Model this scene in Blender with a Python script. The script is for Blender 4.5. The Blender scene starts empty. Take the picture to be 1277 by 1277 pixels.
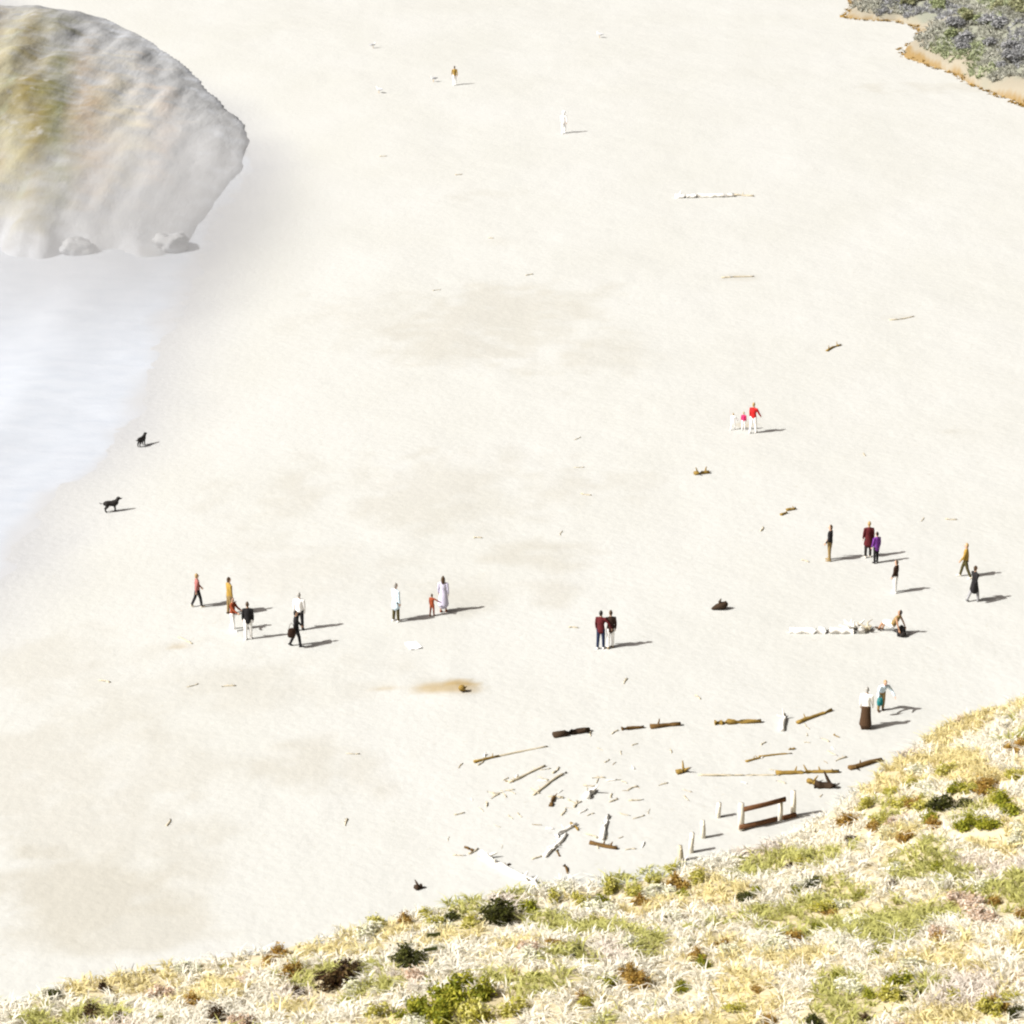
import bpy, math, random
import numpy as np
from mathutils import Vector, Matrix

random.seed(7)
rng = np.random.default_rng(11)
R = math.radians
scene = bpy.context.scene
COL = scene.collection

# ------------------------------------------------------------------ camera, sky, sun, exposure
CAM_Z = 46.5
PITCH = 20.57                       # degrees below the horizon
FPX = 3300.0                        # focal length in photograph pixels (photograph is 1277 px wide)
cam_d = bpy.data.cameras.new('camera')
cam_d.sensor_width = 36.0
cam_d.lens = FPX / 1277.0 * 36.0
cam_d.clip_start = 0.5
cam_d.clip_end = 12000
cam = bpy.data.objects.new('camera', cam_d)
COL.objects.link(cam)
cam.location = (0, 0, CAM_Z)
cam.rotation_euler = (R(90 - PITCH), 0, 0)
scene.camera = cam

SUN_EL = 42.0
SUN_VEC = Vector((-math.cos(R(20)) * math.cos(R(SUN_EL)), -math.sin(R(20)) * math.cos(R(SUN_EL)), math.sin(R(SUN_EL))))
world = bpy.data.worlds.new('World')
scene.world = world
world.use_nodes = True
wn = world.node_tree
bg = wn.nodes['Background']
sky = wn.nodes.new('ShaderNodeTexSky')
sky.sky_type = 'NISHITA'
sky.sun_disc = False
sky.sun_elevation = R(SUN_EL)
sky.sun_rotation = math.atan2(SUN_VEC.x, SUN_VEC.y)
sky.air_density = 0.08
sky.dust_density = 6.0
sky.ozone_density = 0.0
wn.links.new(sky.outputs[0], bg.inputs[0])
bg.inputs[1].default_value = 0.06
sun_d = bpy.data.lights.new('sun', 'SUN')
sun_d.energy = 4.8
sun_d.angle = R(0.55)
sun_d.color = (1.0, 0.985, 0.95)
sun = bpy.data.objects.new('sun', sun_d)
COL.objects.link(sun)
sun.rotation_euler = (-SUN_VEC).to_track_quat('-Z', 'Y').to_euler()
scene.view_settings.view_transform = 'Standard'
scene.view_settings.look = 'None'
scene.view_settings.gamma = 1.0
scene.view_settings.use_curve_mapping = False
scene.view_settings.exposure = 0.80
scene.render.engine = 'CYCLES'
scene.cycles.filter_width = 2.2

# ------------------------------------------------------------------ photograph pixel -> ray -> place
TH = R(PITCH)
FW = np.array([0, math.cos(TH), -math.sin(TH)])
UP = np.array([0, math.sin(TH), math.cos(TH)])
RT = np.array([1.0, 0, 0])
C0 = np.array([0, 0, CAM_Z])

def ray(px, py):
    return RT * ((px - 638.5) / FPX) + UP * (-(py - 638.5) / FPX) + FW

def flat(px, py, z=0.0):
    d = ray(px, py)
    t = (z - CAM_Z) / d[2]
    p = C0 + d * t
    return p[0], p[1]

# ------------------------------------------------------------------ noise
def _h(ix, iy, s):
    n = (ix.astype(np.int64) * 374761393 + iy.astype(np.int64) * 668265263 + s * 1442695041) & 0xffffffff
    n = ((n ^ (n >> 13)) * 1274126177) & 0xffffffff
    n = n ^ (n >> 16)
    return (n & 0xffff) / 65535.0

def vnoise(x, y, s=0):
    x = np.asarray(x, float); y = np.asarray(y, float)
    ix = np.floor(x); iy = np.floor(y)
    fx = x - ix; fy = y - iy
    fx = fx * fx * (3 - 2 * fx); fy = fy * fy * (3 - 2 * fy)
    a = _h(ix, iy, s); b = _h(ix + 1, iy, s); c = _h(ix, iy + 1, s); d = _h(ix + 1, iy + 1, s)
    return ((a * (1 - fx) + b * fx) * (1 - fy) + (c * (1 - fx) + d * fx) * fy) * 2 - 1

def fbm(x, y, s=0, o=4):
    v = 0; a = 0.5; f = 1.0
    for i in range(o):
        v = v + a * vnoise(x * f + 17.3 * i, y * f - 9.1 * i, s + i)
        a *= 0.5; f *= 2.03
    return v

def seg_dist(x, y, pts):
    """signed distance to an open polyline: positive on the right-hand side of its direction"""
    best = np.full(np.shape(x), 1e18); sign = np.ones(np.shape(x))
    for (ax, ay), (bx, by) in zip(pts[:-1], pts[1:]):
        dx, dy = bx - ax, by - ay
        L = dx * dx + dy * dy
        t = np.clip(((x - ax) * dx + (y - ay) * dy) / L, 0, 1)
        qx = x - (ax + t * dx); qy = y - (ay + t * dy)
        d = qx * qx + qy * qy
        cr = dx * (y - ay) - dy * (x - ax)
        m = d < best - 1e-9
        best = np.where(m, d, best)
        sign = np.where(m, np.where(cr < 0, 1.0, -1.0), sign)
    return np.sqrt(best) * sign

# ------------------------------------------------------------------ lines of the terrain
WATER = [(-160.0, -300.0), (-75.0, 30.0)] + [flat(*p) for p in
         ((-250, 960), (-110, 820), (-30, 738), (12, 705), (40, 660), (66, 615), (120, 570), (164, 520), (206, 440), (236, 370), (262, 306))] + \
        [(-20.6, 186.0), (-20.0, 198.0), (-24.0, 218.0), (-50.0, 262.0), (-150.0, 600.0), (-600.0, 3000.0)]
FOOT = [(-140.0, 40.0), (-45.0, 66.0)] + [flat(*p, 0.5) for p in
        ((-60, 1262), (20, 1246), (80, 1222), (180, 1205), (340, 1178), (480, 1141), (560, 1121), (700, 1097), (870, 1070), (960, 1047),
         (1030, 1008), (1100, 952), (1180, 900), (1277, 864), (1400, 824))] + [(60.0, 116.0), (140.0, 150.0)]
HILL = [(200.0, 20.0), (75.0, 160.0)] + [flat(*p, 0.5) for p in
        ((1500, 205), (1400, 172), (1277, 132), (1240, 118), (1205, 103), (1190, 92), (1165, 84), (1130, 72), (1122, 62), (1150, 48),
         (1140, 33), (1118, 27), (1075, 25), (1052, 22), (1063, 8), (1058, -30))] + [(60.0, 420.0), (140.0, 800.0)]

def shore_d(x, y):
    d = seg_dist(x, y, WATER)
    return d + 0.9 * fbm(x * 0.22, y * 0.16, 3, 3)

MOUND = flat(568, 858, 0.5)
def sand_h(x, y, d=None):
    x = np.asarray(x, float); y = np.asarray(y, float)
    if d is None:
        d = shore_d(x, y)
    z = np.where(d > 0, 0.5 * (1 - np.exp(-np.maximum(d, 0) / 14.0)), np.maximum(d, -60) * 0.036)
    k = np.clip((d - 1) / 14, 0, 1)
    z = z + k * (0.05 * fbm(x * 0.22, y * 0.14, 5, 3) + 0.028 * fbm(x * 1.1, y * 0.9, 9, 2))
    mx, my = (x - MOUND[0]), (y - MOUND[1])
    z = z + 0.10 * np.exp(-(np.where(mx > 0, mx * 1.7, mx * 0.5) ** 2 + (my * 0.9) ** 2))
    return z

def foot_s(x, y):
    return seg_dist(x, y, FOOT)            # positive towards the camera (up the bluff)

def bluff_h(x, y):
    x = np.asarray(x, float); y = np.asarray(y, float)
    s = foot_s(x, y)
    wob = 1.0 + 0.25 * fbm(x * 0.07, y * 0.07, 21, 2)
    z = np.where(s > 0, 0.26 * s * wob, s * 0.8)
    hump = np.clip((x - 9) / 9, 0, 1) * np.clip(s / 4.5, 0, 1) * np.exp(-((s - 6) / 8) ** 2) * 0.9
    z = z + hump + np.clip(s / 2, 0, 1) * (0.7 * fbm(x * 0.16, y * 0.16, 31, 3) + 0.18 * fbm(x * 0.8, y * 0.8, 33, 2)) + 0.35
    # the upper bluff under the viewer: steep face up to the cliff-top where the camera stands
    top = np.interp(y, [-1e4, 2.0, 5.0, 22.0, 46.0, 70.0, 1e4], [44.6, 44.5, 37.5, 20.0, 9.0, -25.0, -50.0])
    top = np.where(y < 1.5, 44.6, top + 0.4 * fbm(x * 0.2, y * 0.2, 41, 3) - 0.4)
    return np.maximum(z * (y > 14) + top * (y <= 14), np.minimum(top, 44.6))

HQ = 0.42
def hill_q(x, y):
    return seg_dist(x, y, HILL) + 0.5 * fbm(x * 0.5, y * 0.2, 51, 2)

def hill_h(x, y):
    q = hill_q(x, y)
    z = np.where(q > 0, 0.6 * (1 - np.exp(-np.maximum(q, 0) / 0.4)) + HQ * q, q * 1.5)
    z = np.minimum(z, 40 + 0.05 * z)
    return z + 0.3 + np.clip(q / 3, 0, 1) * (1.3 * fbm(x * 0.13, y * 0.13, 55, 3) + 0.4 * fbm(x * 0.6, y * 0.6, 57, 2))

RF = [(-140.0, 172.0), flat(-260, 318), flat(0, 312), flat(120, 316), flat(200, 318), flat(236, 304), (-15.0, 178.0)]        # seaward front of the headland
RS = [(-21.6, 150.0), flat(238, 304), flat(246, 285), flat(272, 246), flat(297, 208), flat(312, 178), flat(300, 152), flat(272, 126), flat(236, 90), flat(196, 56), flat(130, 24), flat(60, 12), (-75.0, 262.0), (-140.0, 275.0)]   # its landward edge
def rock_h(x, y):
    qf = -seg_dist(x, y, RF) - 1.0 + 5.0 * fbm(x * 0.22, y * 0.08, 61, 4)
    qs = -seg_dist(x, y, RS) + 0.5 * fbm(x * 0.30, y * 0.15, 62, 3)
    front = np.where(qf > 0, 3.6 * (1 - np.exp(-np.maximum(qf, 0) / 4.5)) + 0.07 * qf, qf * 1.5)
    side = np.where(qs > 0, 0.35 * (1 - np.exp(-np.maximum(qs, 0) / 2.5)) + 0.145 * qs, qs * 1.2)
    z = -np.log(np.exp(-front * 1.2) + np.exp(-np.clip(side, -30, 30) * 1.2)) / 1.2
    k = np.clip(np.minimum(qf, qs) / 2.5, 0, 1)
    led = 0.07 * np.sin(z * 2.6 + 2.0 * fbm(x * 0.2, y * 0.2, 67, 2))
    return z + 0.15 + k * (led + 0.7 * fbm(x * 0.25, y * 0.06, 71, 3) + 0.26 * fbm(x * 0.8, y * 0.09, 73, 3))

def hit(px, py, hf, t0=40.0, t1=420.0):
    d = ray(px, py)
    t = np.arange(t0, t1, 0.12)
    P = C0[None, :] + d[None, :] * t[:, None]
    h = hf(P[:, 0], P[:, 1])
    below = P[:, 2] < h
    i = int(np.argmax(below)) if below.any() else len(t) - 1
    p = P[i]
    return np.array([p[0], p[1], float(hf(p[0:1], p[1:2])[0])])

def on_sand(px, py):
    x, y = flat(px, py, 0.45)
    for _ in range(4):
        z = float(sand_h(np.array([x]), np.array([y]))[0])
        x, y = flat(px, py, z)
    return np.array([x, y, z])

# ------------------------------------------------------------------ materials
MATS = {}
def principled(name, rough=0.8, spec=0.3):
    m = bpy.data.materials.new(name)
    m.use_nodes = True
    b = m.node_tree.nodes['Principled BSDF']
    b.inputs['Roughness'].default_value = rough
    b.inputs['Specular IOR Level'].default_value = spec
    return m, m.node_tree, b

def mat(name, col, rough=0.85, var=0.18, scale=6.0, bump=0.0, spec=0.25):
    """cloth / wood / skin: colour broken up by noise, optional fine relief"""
    if name in MATS:
        return MATS[name]
    m, nt, b = principled(name, rough, spec)
    tc = nt.nodes.new('ShaderNodeTexCoord')
    n = nt.nodes.new('ShaderNodeTexNoise'); n.inputs['Scale'].default_value = scale; n.inputs['Detail'].default_value = 4
    nt.links.new(tc.outputs['Object'], n.inputs['Vector'])
    mx = nt.nodes.new('ShaderNodeMix'); mx.data_type = 'RGBA'
    lo = tuple(c * (1 - var) for c in col) + (1,); hi = tuple(min(c * (1 + var), 0.9) for c in col) + (1,)
    mx.inputs[6].default_value = lo; mx.inputs[7].default_value = hi
    nt.links.new(n.outputs['Fac'], mx.inputs[0])
    nt.links.new(mx.outputs[2], b.inputs['Base Color'])
    if bump:
        bp = nt.nodes.new('ShaderNodeBump'); bp.inputs['Strength'].default_value = bump; bp.inputs['Distance'].default_value = 0.02
        n2 = nt.nodes.new('ShaderNodeTexNoise'); n2.inputs['Scale'].default_value = scale * 5
        nt.links.new(tc.outputs['Object'], n2.inputs['Vector'])
        nt.links.new(n2.outputs['Fac'], bp.inputs['Height'])
        nt.links.new(bp.outputs['Normal'], b.inputs['Normal'])
    MATS[name] = m
    return m

def attr_mat(name, rough=0.8, translucent=0.0, attr='Col', spec=0.2):
    if name in MATS:
        return MATS[name]
    m, nt, b = principled(name, rough, spec)
    a = nt.nodes.new('ShaderNodeAttribute'); a.attribute_name = attr
    nt.links.new(a.outputs['Color'], b.inputs['Base Color'])
    if translucent:
        tr = nt.nodes.new('ShaderNodeBsdfTranslucent')
        nt.links.new(a.outputs['Color'], tr.inputs['Color'])
        ms = nt.nodes.new('ShaderNodeMixShader'); ms.inputs[0].default_value = translucent
        nt.links.new(b.outputs[0], ms.inputs[1]); nt.links.new(tr.outputs[0], ms.inputs[2])
        nt.links.new(ms.outputs[0], nt.nodes['Material Output'].inputs[0])
    MATS[name] = m
    return m

# ------------------------------------------------------------------ mesh helpers
def mesh_np(name, V, F, smooth=True, col=None, fattr=None):
    """V (n,3), F (m,3|4) arrays -> mesh"""
    V = np.asarray(V, np.float32); F = np.asarray(F, np.int32)
    me = bpy.data.meshes.new(name)
    k = F.shape[1]
    me.vertices.add(len(V)); me.vertices.foreach_set('co', V.ravel())
    me.loops.add(F.size); me.loops.foreach_set('vertex_index', F.ravel())
    me.polygons.add(len(F)); me.polygons.foreach_set('loop_start', np.arange(0, F.size, k, dtype=np.int32))
    me.update(calc_edges=True); me.validate()
    if smooth:
        me.polygons.foreach_set('use_smooth', np.ones(len(me.polygons), bool))
    if col is not None:
        a = me.color_attributes.new('Col', 'FLOAT_COLOR', 'POINT')
        c = np.ones((len(V), 4), np.float32); c[:, :3] = col
        a.data.foreach_set('color', c.ravel())
    if fattr:
        for nme, arr in fattr.items():
            a = me.attributes.new(nme, 'FLOAT', 'POINT'); a.data.foreach_set('value', np.asarray(arr, np.float32))
    return me

def link(name, me, material=None, parent=None, loc=None, rz=None):
    o = bpy.data.objects.new(name, me)
    COL.objects.link(o)
    if material is not None and me is not None and len(me.materials) == 0:
        me.materials.append(material)
    if parent is not None:
        o.parent = parent
    if loc is not None:
        o.location = loc
    if rz is not None:
        o.rotation_euler = (0, 0, rz)
    return o

def tag(o, label=None, cat=None, group=None, kind=None):
    if label: o['label'] = label
    if cat: o['category'] = cat
    if group: o['group'] = group
    if kind: o['kind'] = kind
    return o

def empty(name, loc, rz, label, cat, group=None):
    o = bpy.data.objects.new(name, None); COL.objects.link(o)
    o.empty_display_size = 0.3
    o.location = loc; o.rotation_euler = (0, 0, rz)
    return tag(o, label, cat, group)

def copy_tree(o, parent=None):
    c = o.copy(); COL.objects.link(c); c.parent = parent
    for ch in o.children:
        copy_tree(ch, c)
    return c

def grid(xs, ys, hf, name, col=None, fattr=None):
    X, Y = np.meshgrid(xs, ys)
    Z = hf(X.ravel(), Y.ravel())
    V = np.stack([X.ravel(), Y.ravel(), Z], 1)
    nx, ny = len(xs), len(ys)
    i = np.arange(nx - 1)[None, :] + (np.arange(ny - 1) * nx)[:, None]
    i = i.ravel()
    F = np.stack([i, i + 1, i + 1 + nx, i + nx], 1)
    return V, F

def spread(lo, hi, step, ends, g=1.35):
    a = list(np.arange(lo, hi + step * 0.5, step))
    s = step; v = a[-1]
    while v < ends[1]:
        s *= g; v += s; a.append(v)
    s = step; v = lo; b = []
    while v > ends[0]:
        s *= g; v -= s; b.append(v)
    return np.array(b[::-1] + a)

class Shell:
    """collects closed tubes / ellipsoids; out as lists of verts and quads/tris"""
    def __init__(self):
        self.v = []; self.f = []
    def tube(self, pts, rad, side=(1, 0, 0), seg=10, rough=0.0, flat_caps=False):
        pts = [np.array(p, float) for p in pts]
        rad = [(r, r) if np.isscalar(r) else r for r in rad]
        n = len(pts)
        rings = []
        P = list(pts); Q = list(rad); T = []
        for i in range(n):
            a = pts[max(i - 1, 0)]; b = pts[min(i + 1, n - 1)]
            t = b - a; T.append(t / (np.linalg.norm(t) + 1e-9))
        if not flat_caps:
            r0 = min(rad[0]); r1 = min(rad[-1])
            P = [pts[0] - T[0] * r0 * 0.7] + P + [pts[-1] + T[-1] * r1 * 0.7]
            Q = [(rad[0][0] * 0.62, rad[0][1] * 0.62)] + Q + [(rad[-1][0] * 0.62, rad[-1][1] * 0.62)]
            T = [T[0]] + T + [T[-1]]
        base = len(self.v)
        sd = np.array(side, float)
        for p, q, t in zip(P, Q, T):
            s = sd - t * np.dot(sd, t)
            if np.linalg.norm(s) < 1e-3:
                s = np.array((0, 1.0, 0)) - t * t[1]
            s = s / np.linalg.norm(s)
            u = np.cross(t, s)
            for k in range(seg):
                a = 2 * math.pi * k / seg
                j = 1 + rough * random.uniform(-1, 1)
                self.v.append(p + s * math.cos(a) * q[0] * j + u * math.sin(a) * q[1] * j)
        m = len(P)
        for i in range(m - 1):
            for k in range(seg):
                a = base + i * seg + k; b = base + i * seg + (k + 1) % seg
                self.f.append((a, b, b + seg, a + seg))
        c0 = len(self.v)
        e0 = 0 if flat_caps else min(rad[0]) * 0.35
        e1 = 0 if flat_caps else min(rad[-1]) * 0.35
        self.v.append(P[0] - T[0] * e0); self.v.append(P[-1] + T[-1] * e1)
        for k in range(seg):
            self.f.append((base + (k + 1) % seg, base + k, c0))
            self.f.append((base + (m - 1) * seg + k, base + (m - 1) * seg + (k + 1) % seg, c0 + 1))
        return self
    def ball(self, c, r, seg=10):
        c = np.array(c, float)
        r = (r, r, r) if np.isscalar(r) else r
        zs = [-0.97, -0.75, -0.3, 0.3, 0.75, 0.97]
        base = len(self.v)
        for z in zs:
            w = math.sqrt(1 - z * z)
            for k in range(seg):
                a = 2 * math.pi * k / seg
                self.v.append(c + np.array((r[0] * w * math.cos(a), r[1] * w * math.sin(a), r[2] * z)))
        for i in range(len(zs) - 1):
            for k in range(seg):
                a = base + i * seg + k; b = base + i * seg + (k + 1) % seg
                self.f.append((a, b, b + seg, a + seg))
        c0 = len(self.v)
        self.v.append(c - np.array((0, 0, r[2]))); self.v.append(c + np.array((0, 0, r[2])))
        for k in range(seg):
            self.f.append((base + (k + 1) % seg, base + k, c0))
            self.f.append((base + 5 * seg + k, base + 5 * seg + (k + 1) % seg, c0 + 1))
        return self
    def box(self, c, s, rz=0.0, j=0.0):
        base = len(self.v)
        ca, sa = math.cos(rz), math.sin(rz)
        for dz in (-1, 1):
            for dx, dy in ((-1, -1), (1, -1), (1, 1), (-1, 1)):
                x = dx * s[0] / 2 + random.uniform(-j, j); y = dy * s[1] / 2 + random.uniform(-j, j)
                self.v.append(np.array((c[0] + x * ca - y * sa, c[1] + x * sa + y * ca, c[2] + dz * s[2] / 2 + random.uniform(-j, j))))
        for q in ((3, 2, 1, 0), (4, 5, 6, 7), (0, 1, 5, 4), (1, 2, 6, 5), (2, 3, 7, 6), (3, 0, 4, 7)):
            self.f.append(tuple(base + k for k in q))
        return self
    def mesh(self, name, smooth=True):
        me = bpy.data.meshes.new(name)
        me.from_pydata([tuple(p) for p in self.v], [], self.f)
        me.update()
        if smooth:
            me.polygons.foreach_set('use_smooth', np.ones(len(me.polygons), bool))
        return me
    def fused(self, name, voxel=0.01, ratio=0.3, smooth=3):
        """one continuous skin over all the tubes"""
        raw = self.mesh(name + '_raw')
        o = bpy.data.objects.new('tmp', raw); COL.objects.link(o)
        r = o.modifiers.new('r', 'REMESH'); r.mode = 'VOXEL'; r.voxel_size = voxel
        if smooth:
            s = o.modifiers.new('s', 'SMOOTH'); s.factor = 0.4; s.iterations = smooth
        if ratio < 1:
            d = o.modifiers.new('d', 'DECIMATE'); d.ratio = ratio
        dg = bpy.context.evaluated_depsgraph_get()
        me = bpy.data.meshes.new_from_object(o.evaluated_get(dg))
        me.name = name
        bpy.data.objects.remove(o); bpy.data.meshes.remove(raw)
        me.polygons.foreach_set('use_smooth', np.ones(len(me.polygons), bool))
        return me

# ================================================================== THE SETTING
# ---- sand: one sheet out to the horizon
xs = spread(-44, 44, 0.36, (-6000, 6000)); ys = spread(66, 292, 0.36, (-3000, 9000))
D = {}
def _sh(x, y):
    D['d'] = shore_d(x, y); D['x'] = x; D['y'] = y
    return sand_h(x, y, D['d'])
V, F = grid(xs, ys, _sh, 'sand')
# damp patches seen on the beach: photograph pixel centre, half sizes in pixels, strength
PATCH = [(640, 400, 150, 52, .55), (470, 395, 120, 30, .3), (540, 610, 230, 46, .45), (690, 690, 95, 22, .6), (610, 735, 110, 22, .5), (380, 700, 150, 40, .3),
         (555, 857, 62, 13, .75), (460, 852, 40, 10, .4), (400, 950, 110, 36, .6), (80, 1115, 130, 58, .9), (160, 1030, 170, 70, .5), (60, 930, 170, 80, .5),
         (300, 850, 200, 40, .4), (100, 830, 150, 50, .4), (150, 1150, 120, 40, .7), (240, 960, 130, 30, .4), (230, 800, 60, 16, .5), (1180, 538, 26, 7, .5),
         (1125, 397, 22, 6, .5), (920, 346, 26, 6, .5), (740, 430, 90, 30, .3), (600, 240, 60, 10, .3), (620, 300, 30, 7, .3), (1150, 110, 70, 8, .4)]
damp = np.zeros(len(V)); x = D['x']; y = D['y']
nz = fbm(x * 0.45, y * 0.22, 81, 4); nz2 = fbm(x * 0.9, y * 1.1, 83, 4)
for (px, py, hx, hy, s) in PATCH:
    cx, cy = flat(px, py, .5)
    ax = abs(flat(px + hx, py, .5)[0] - cx); ay = abs(flat(px, py - hy, .5)[1] - cy)
    e = ((x - cx) / ax) ** 2 + ((y - cy) / ay) ** 2
    damp = np.maximum(damp, s * .9 * np.clip(1.0 - e * .8 + 1.5 * nz + .9 * nz2, 0, 1))
brown_patch = np.zeros(len(V))  # brown patches in the sand colour, strongest beside the mound
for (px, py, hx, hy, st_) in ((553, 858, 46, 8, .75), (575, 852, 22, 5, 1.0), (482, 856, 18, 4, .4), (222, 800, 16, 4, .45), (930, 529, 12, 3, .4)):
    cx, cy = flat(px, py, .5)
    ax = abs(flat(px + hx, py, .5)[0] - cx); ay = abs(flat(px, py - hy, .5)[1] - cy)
    brown_patch = np.maximum(brown_patch, st_ * np.clip(1.4 - ((x - cx) / ax) ** 2 - ((y - cy) / ay) ** 2 + .9 * nz, 0, 1))
wet = np.clip(1 - (D['d'] + 0.8 * nz) / 5.5, 0, 1) ** 1.3
sand_me = mesh_np('sand', V, F, True, None, {'wet': wet, 'damp': damp, 'brown_patch': brown_patch})

def sand_material():
    m, nt, b = principled('beach_sand', 0.9, 0.25)
    N = nt.nodes; L = nt.links
    geo = N.new('ShaderNodeNewGeometry')
    def noise(scale, detail=5, sy=1.0):
        mp = N.new('ShaderNodeMapping'); mp.inputs['Scale'].default_value = (scale, scale * sy, scale)
        L.new(geo.outputs['Position'], mp.inputs['Vector'])
        n = N.new('ShaderNodeTexNoise'); n.inputs['Scale'].default_value = 1.0; n.inputs['Detail'].default_value = detail
        L.new(mp.outputs[0], n.inputs['Vector'])
        return n
    def mix(fac, a, bb):
        q = N.new('ShaderNodeMix'); q.data_type = 'RGBA'
        if isinstance(fac, float): q.inputs[0].default_value = fac
        else: L.new(fac, q.inputs[0])
        for s, c in ((6, a), (7, bb)):
            if isinstance(c, tuple): q.inputs[s].default_value = c
            else: L.new(c, q.inputs[s])
        return q.outputs[2]
    def ramp(src, lo, hi):
        r = N.new('ShaderNodeMapRange'); r.inputs['From Min'].default_value = lo; r.inputs['From Max'].default_value = hi
        L.new(src, r.inputs['Value']); return r.outputs[0]
    base = mix(ramp(noise(0.12, 6, 0.6).outputs['Fac'], 0.35, 0.68), (0.400, 0.402, 0.378, 1), (0.417, 0.420, 0.402, 1))
    base = mix(ramp(noise(5.0, 4).outputs['Fac'], 0.62, 0.80), base, (0.37, 0.36, 0.32, 1))
    aw = N.new('ShaderNodeAttribute'); aw.attribute_name = 'wet'
    ad = N.new('ShaderNodeAttribute'); ad.attribute_name = 'damp'
    base = mix(ad.outputs['Fac'], base, (0.340, 0.327, 0.285, 1))
    asx = N.new('ShaderNodeAttribute'); asx.attribute_name = 'brown_patch'
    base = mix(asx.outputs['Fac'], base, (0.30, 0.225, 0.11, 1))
    base = mix(aw.outputs['Fac'], base, (0.355, 0.360, 0.366, 1))
    L.new(base, b.inputs['Base Color'])
    rr = N.new('ShaderNodeMapRange'); rr.inputs['To Min'].default_value = 0.92; rr.inputs['To Max'].default_value = 0.45
    L.new(aw.outputs['Fac'], rr.inputs['Value']); L.new(rr.outputs[0], b.inputs['Roughness'])
    bp = N.new('ShaderNodeBump'); bp.inputs['Strength'].default_value = 0.5; bp.inputs['Distance'].default_value = 0.06
    L.new(noise(2.4, 5).outputs['Fac'], bp.inputs['Height'])
    L.new(bp.outputs[0], b.inputs['Normal'])
    return m
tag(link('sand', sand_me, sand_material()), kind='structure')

# ---- sea: one foam-covered sheet; the sand rises through it at the waterline
def sea_h(x, y):
    return 0.05 * fbm(x * 0.5, y * 0.5, 91, 3) + 0.10 * np.clip((-seg_dist(x, y, WATER) - 2) / 6, 0, 1) * np.sin((seg_dist(x, y, WATER)) * 0.75 + 2 * fbm(x * .1, y * .1, 95, 2))
xs = spread(-62, -14, 0.4, (-7000, -13)); ys = spread(72, 205, 0.4, (-3000, 9000))
V, F = grid(xs, ys, sea_h, 'sea')
def sea_material():
    m, nt, b = principled('surf', 0.55, 0.3)
    N = nt.nodes; L = nt.links
    geo = N.new('ShaderNodeNewGeometry')
    mp = N.new('ShaderNodeMapping'); mp.inputs['Scale'].default_value = (0.45, 0.9, 1); mp.inputs['Rotation'].default_value = (0, 0, R(20))
    L.new(geo.outputs['Position'], mp.inputs['Vector'])
    n = N.new('ShaderNodeTexNoise'); n.inputs['Scale'].default_value = 1.0; n.inputs['Detail'].default_value = 8; n.inputs['Roughness'].default_value = 0.62
    L.new(mp.outputs[0], n.inputs['Vector'])
    cr = N.new('ShaderNodeValToRGB')
    e = cr.color_ramp.elements
    e[0].position = 0.30; e[0].color = (0.360, 0.388, 0.430, 1)
    e[1].position = 0.60; e[1].color = (0.396, 0.420, 0.458, 1)
    L.new(n.outputs['Fac'], cr.inputs[0]); L.new(cr.outputs[0], b.inputs['Base Color'])
    bp = N.new('ShaderNodeBump'); bp.inputs['Strength'].default_value = 0.5; bp.inputs['Distance'].default_value = 0.08
    L.new(n.outputs['Fac'], bp.inputs['Height']); L.new(bp.outputs[0], b.inputs['Normal'])
    # the last thin film of the wash carries the tone of the wet sand under it
    dp = N.new('ShaderNodeAttribute'); dp.attribute_name = 'depth'
    ad = N.new('ShaderNodeMath'); ad.operation = 'MULTIPLY_ADD'; ad.inputs[1].default_value = 5.0; ad.inputs[2].default_value = -2.5
    mp2 = N.new('ShaderNodeMapping'); mp2.inputs['Scale'].default_value = (.16, .10, 1); L.new(geo.outputs['Position'], mp2.inputs['Vector'])
    n2 = N.new('ShaderNodeTexNoise'); n2.inputs['Scale'].default_value = 1.0; n2.inputs['Detail'].default_value = 3; L.new(mp2.outputs[0], n2.inputs['Vector'])
    L.new(n2.outputs['Fac'], ad.inputs[0])
    sm = N.new('ShaderNodeMath'); sm.operation = 'ADD'; L.new(dp.outputs['Fac'], sm.inputs[0]); L.new(ad.outputs[0], sm.inputs[1])
    mr = N.new('ShaderNodeMapRange'); mr.interpolation_type = 'SMOOTHSTEP'; mr.inputs['From Min'].default_value = -0.2; mr.inputs['From Max'].default_value = 1.5
    L.new(sm.outputs[0], mr.inputs['Value'])
    tr = N.new('ShaderNodeBsdfDiffuse'); tr.inputs[0].default_value = (0.355, 0.362, 0.374, 1); ms = N.new('ShaderNodeMixShader')
    L.new(mr.outputs[0], ms.inputs[0]); L.new(tr.outputs[0], ms.inputs[1]); L.new(b.outputs[0], ms.inputs[2])
    L.new(ms.outputs[0], N['Material Output'].inputs[0])
    return m
tag(link('sea', mesh_np('sea', V, F, True, None, {'depth': -shore_d(V[:, 0], V[:, 1])}), sea_material()), kind='structure')

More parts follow.
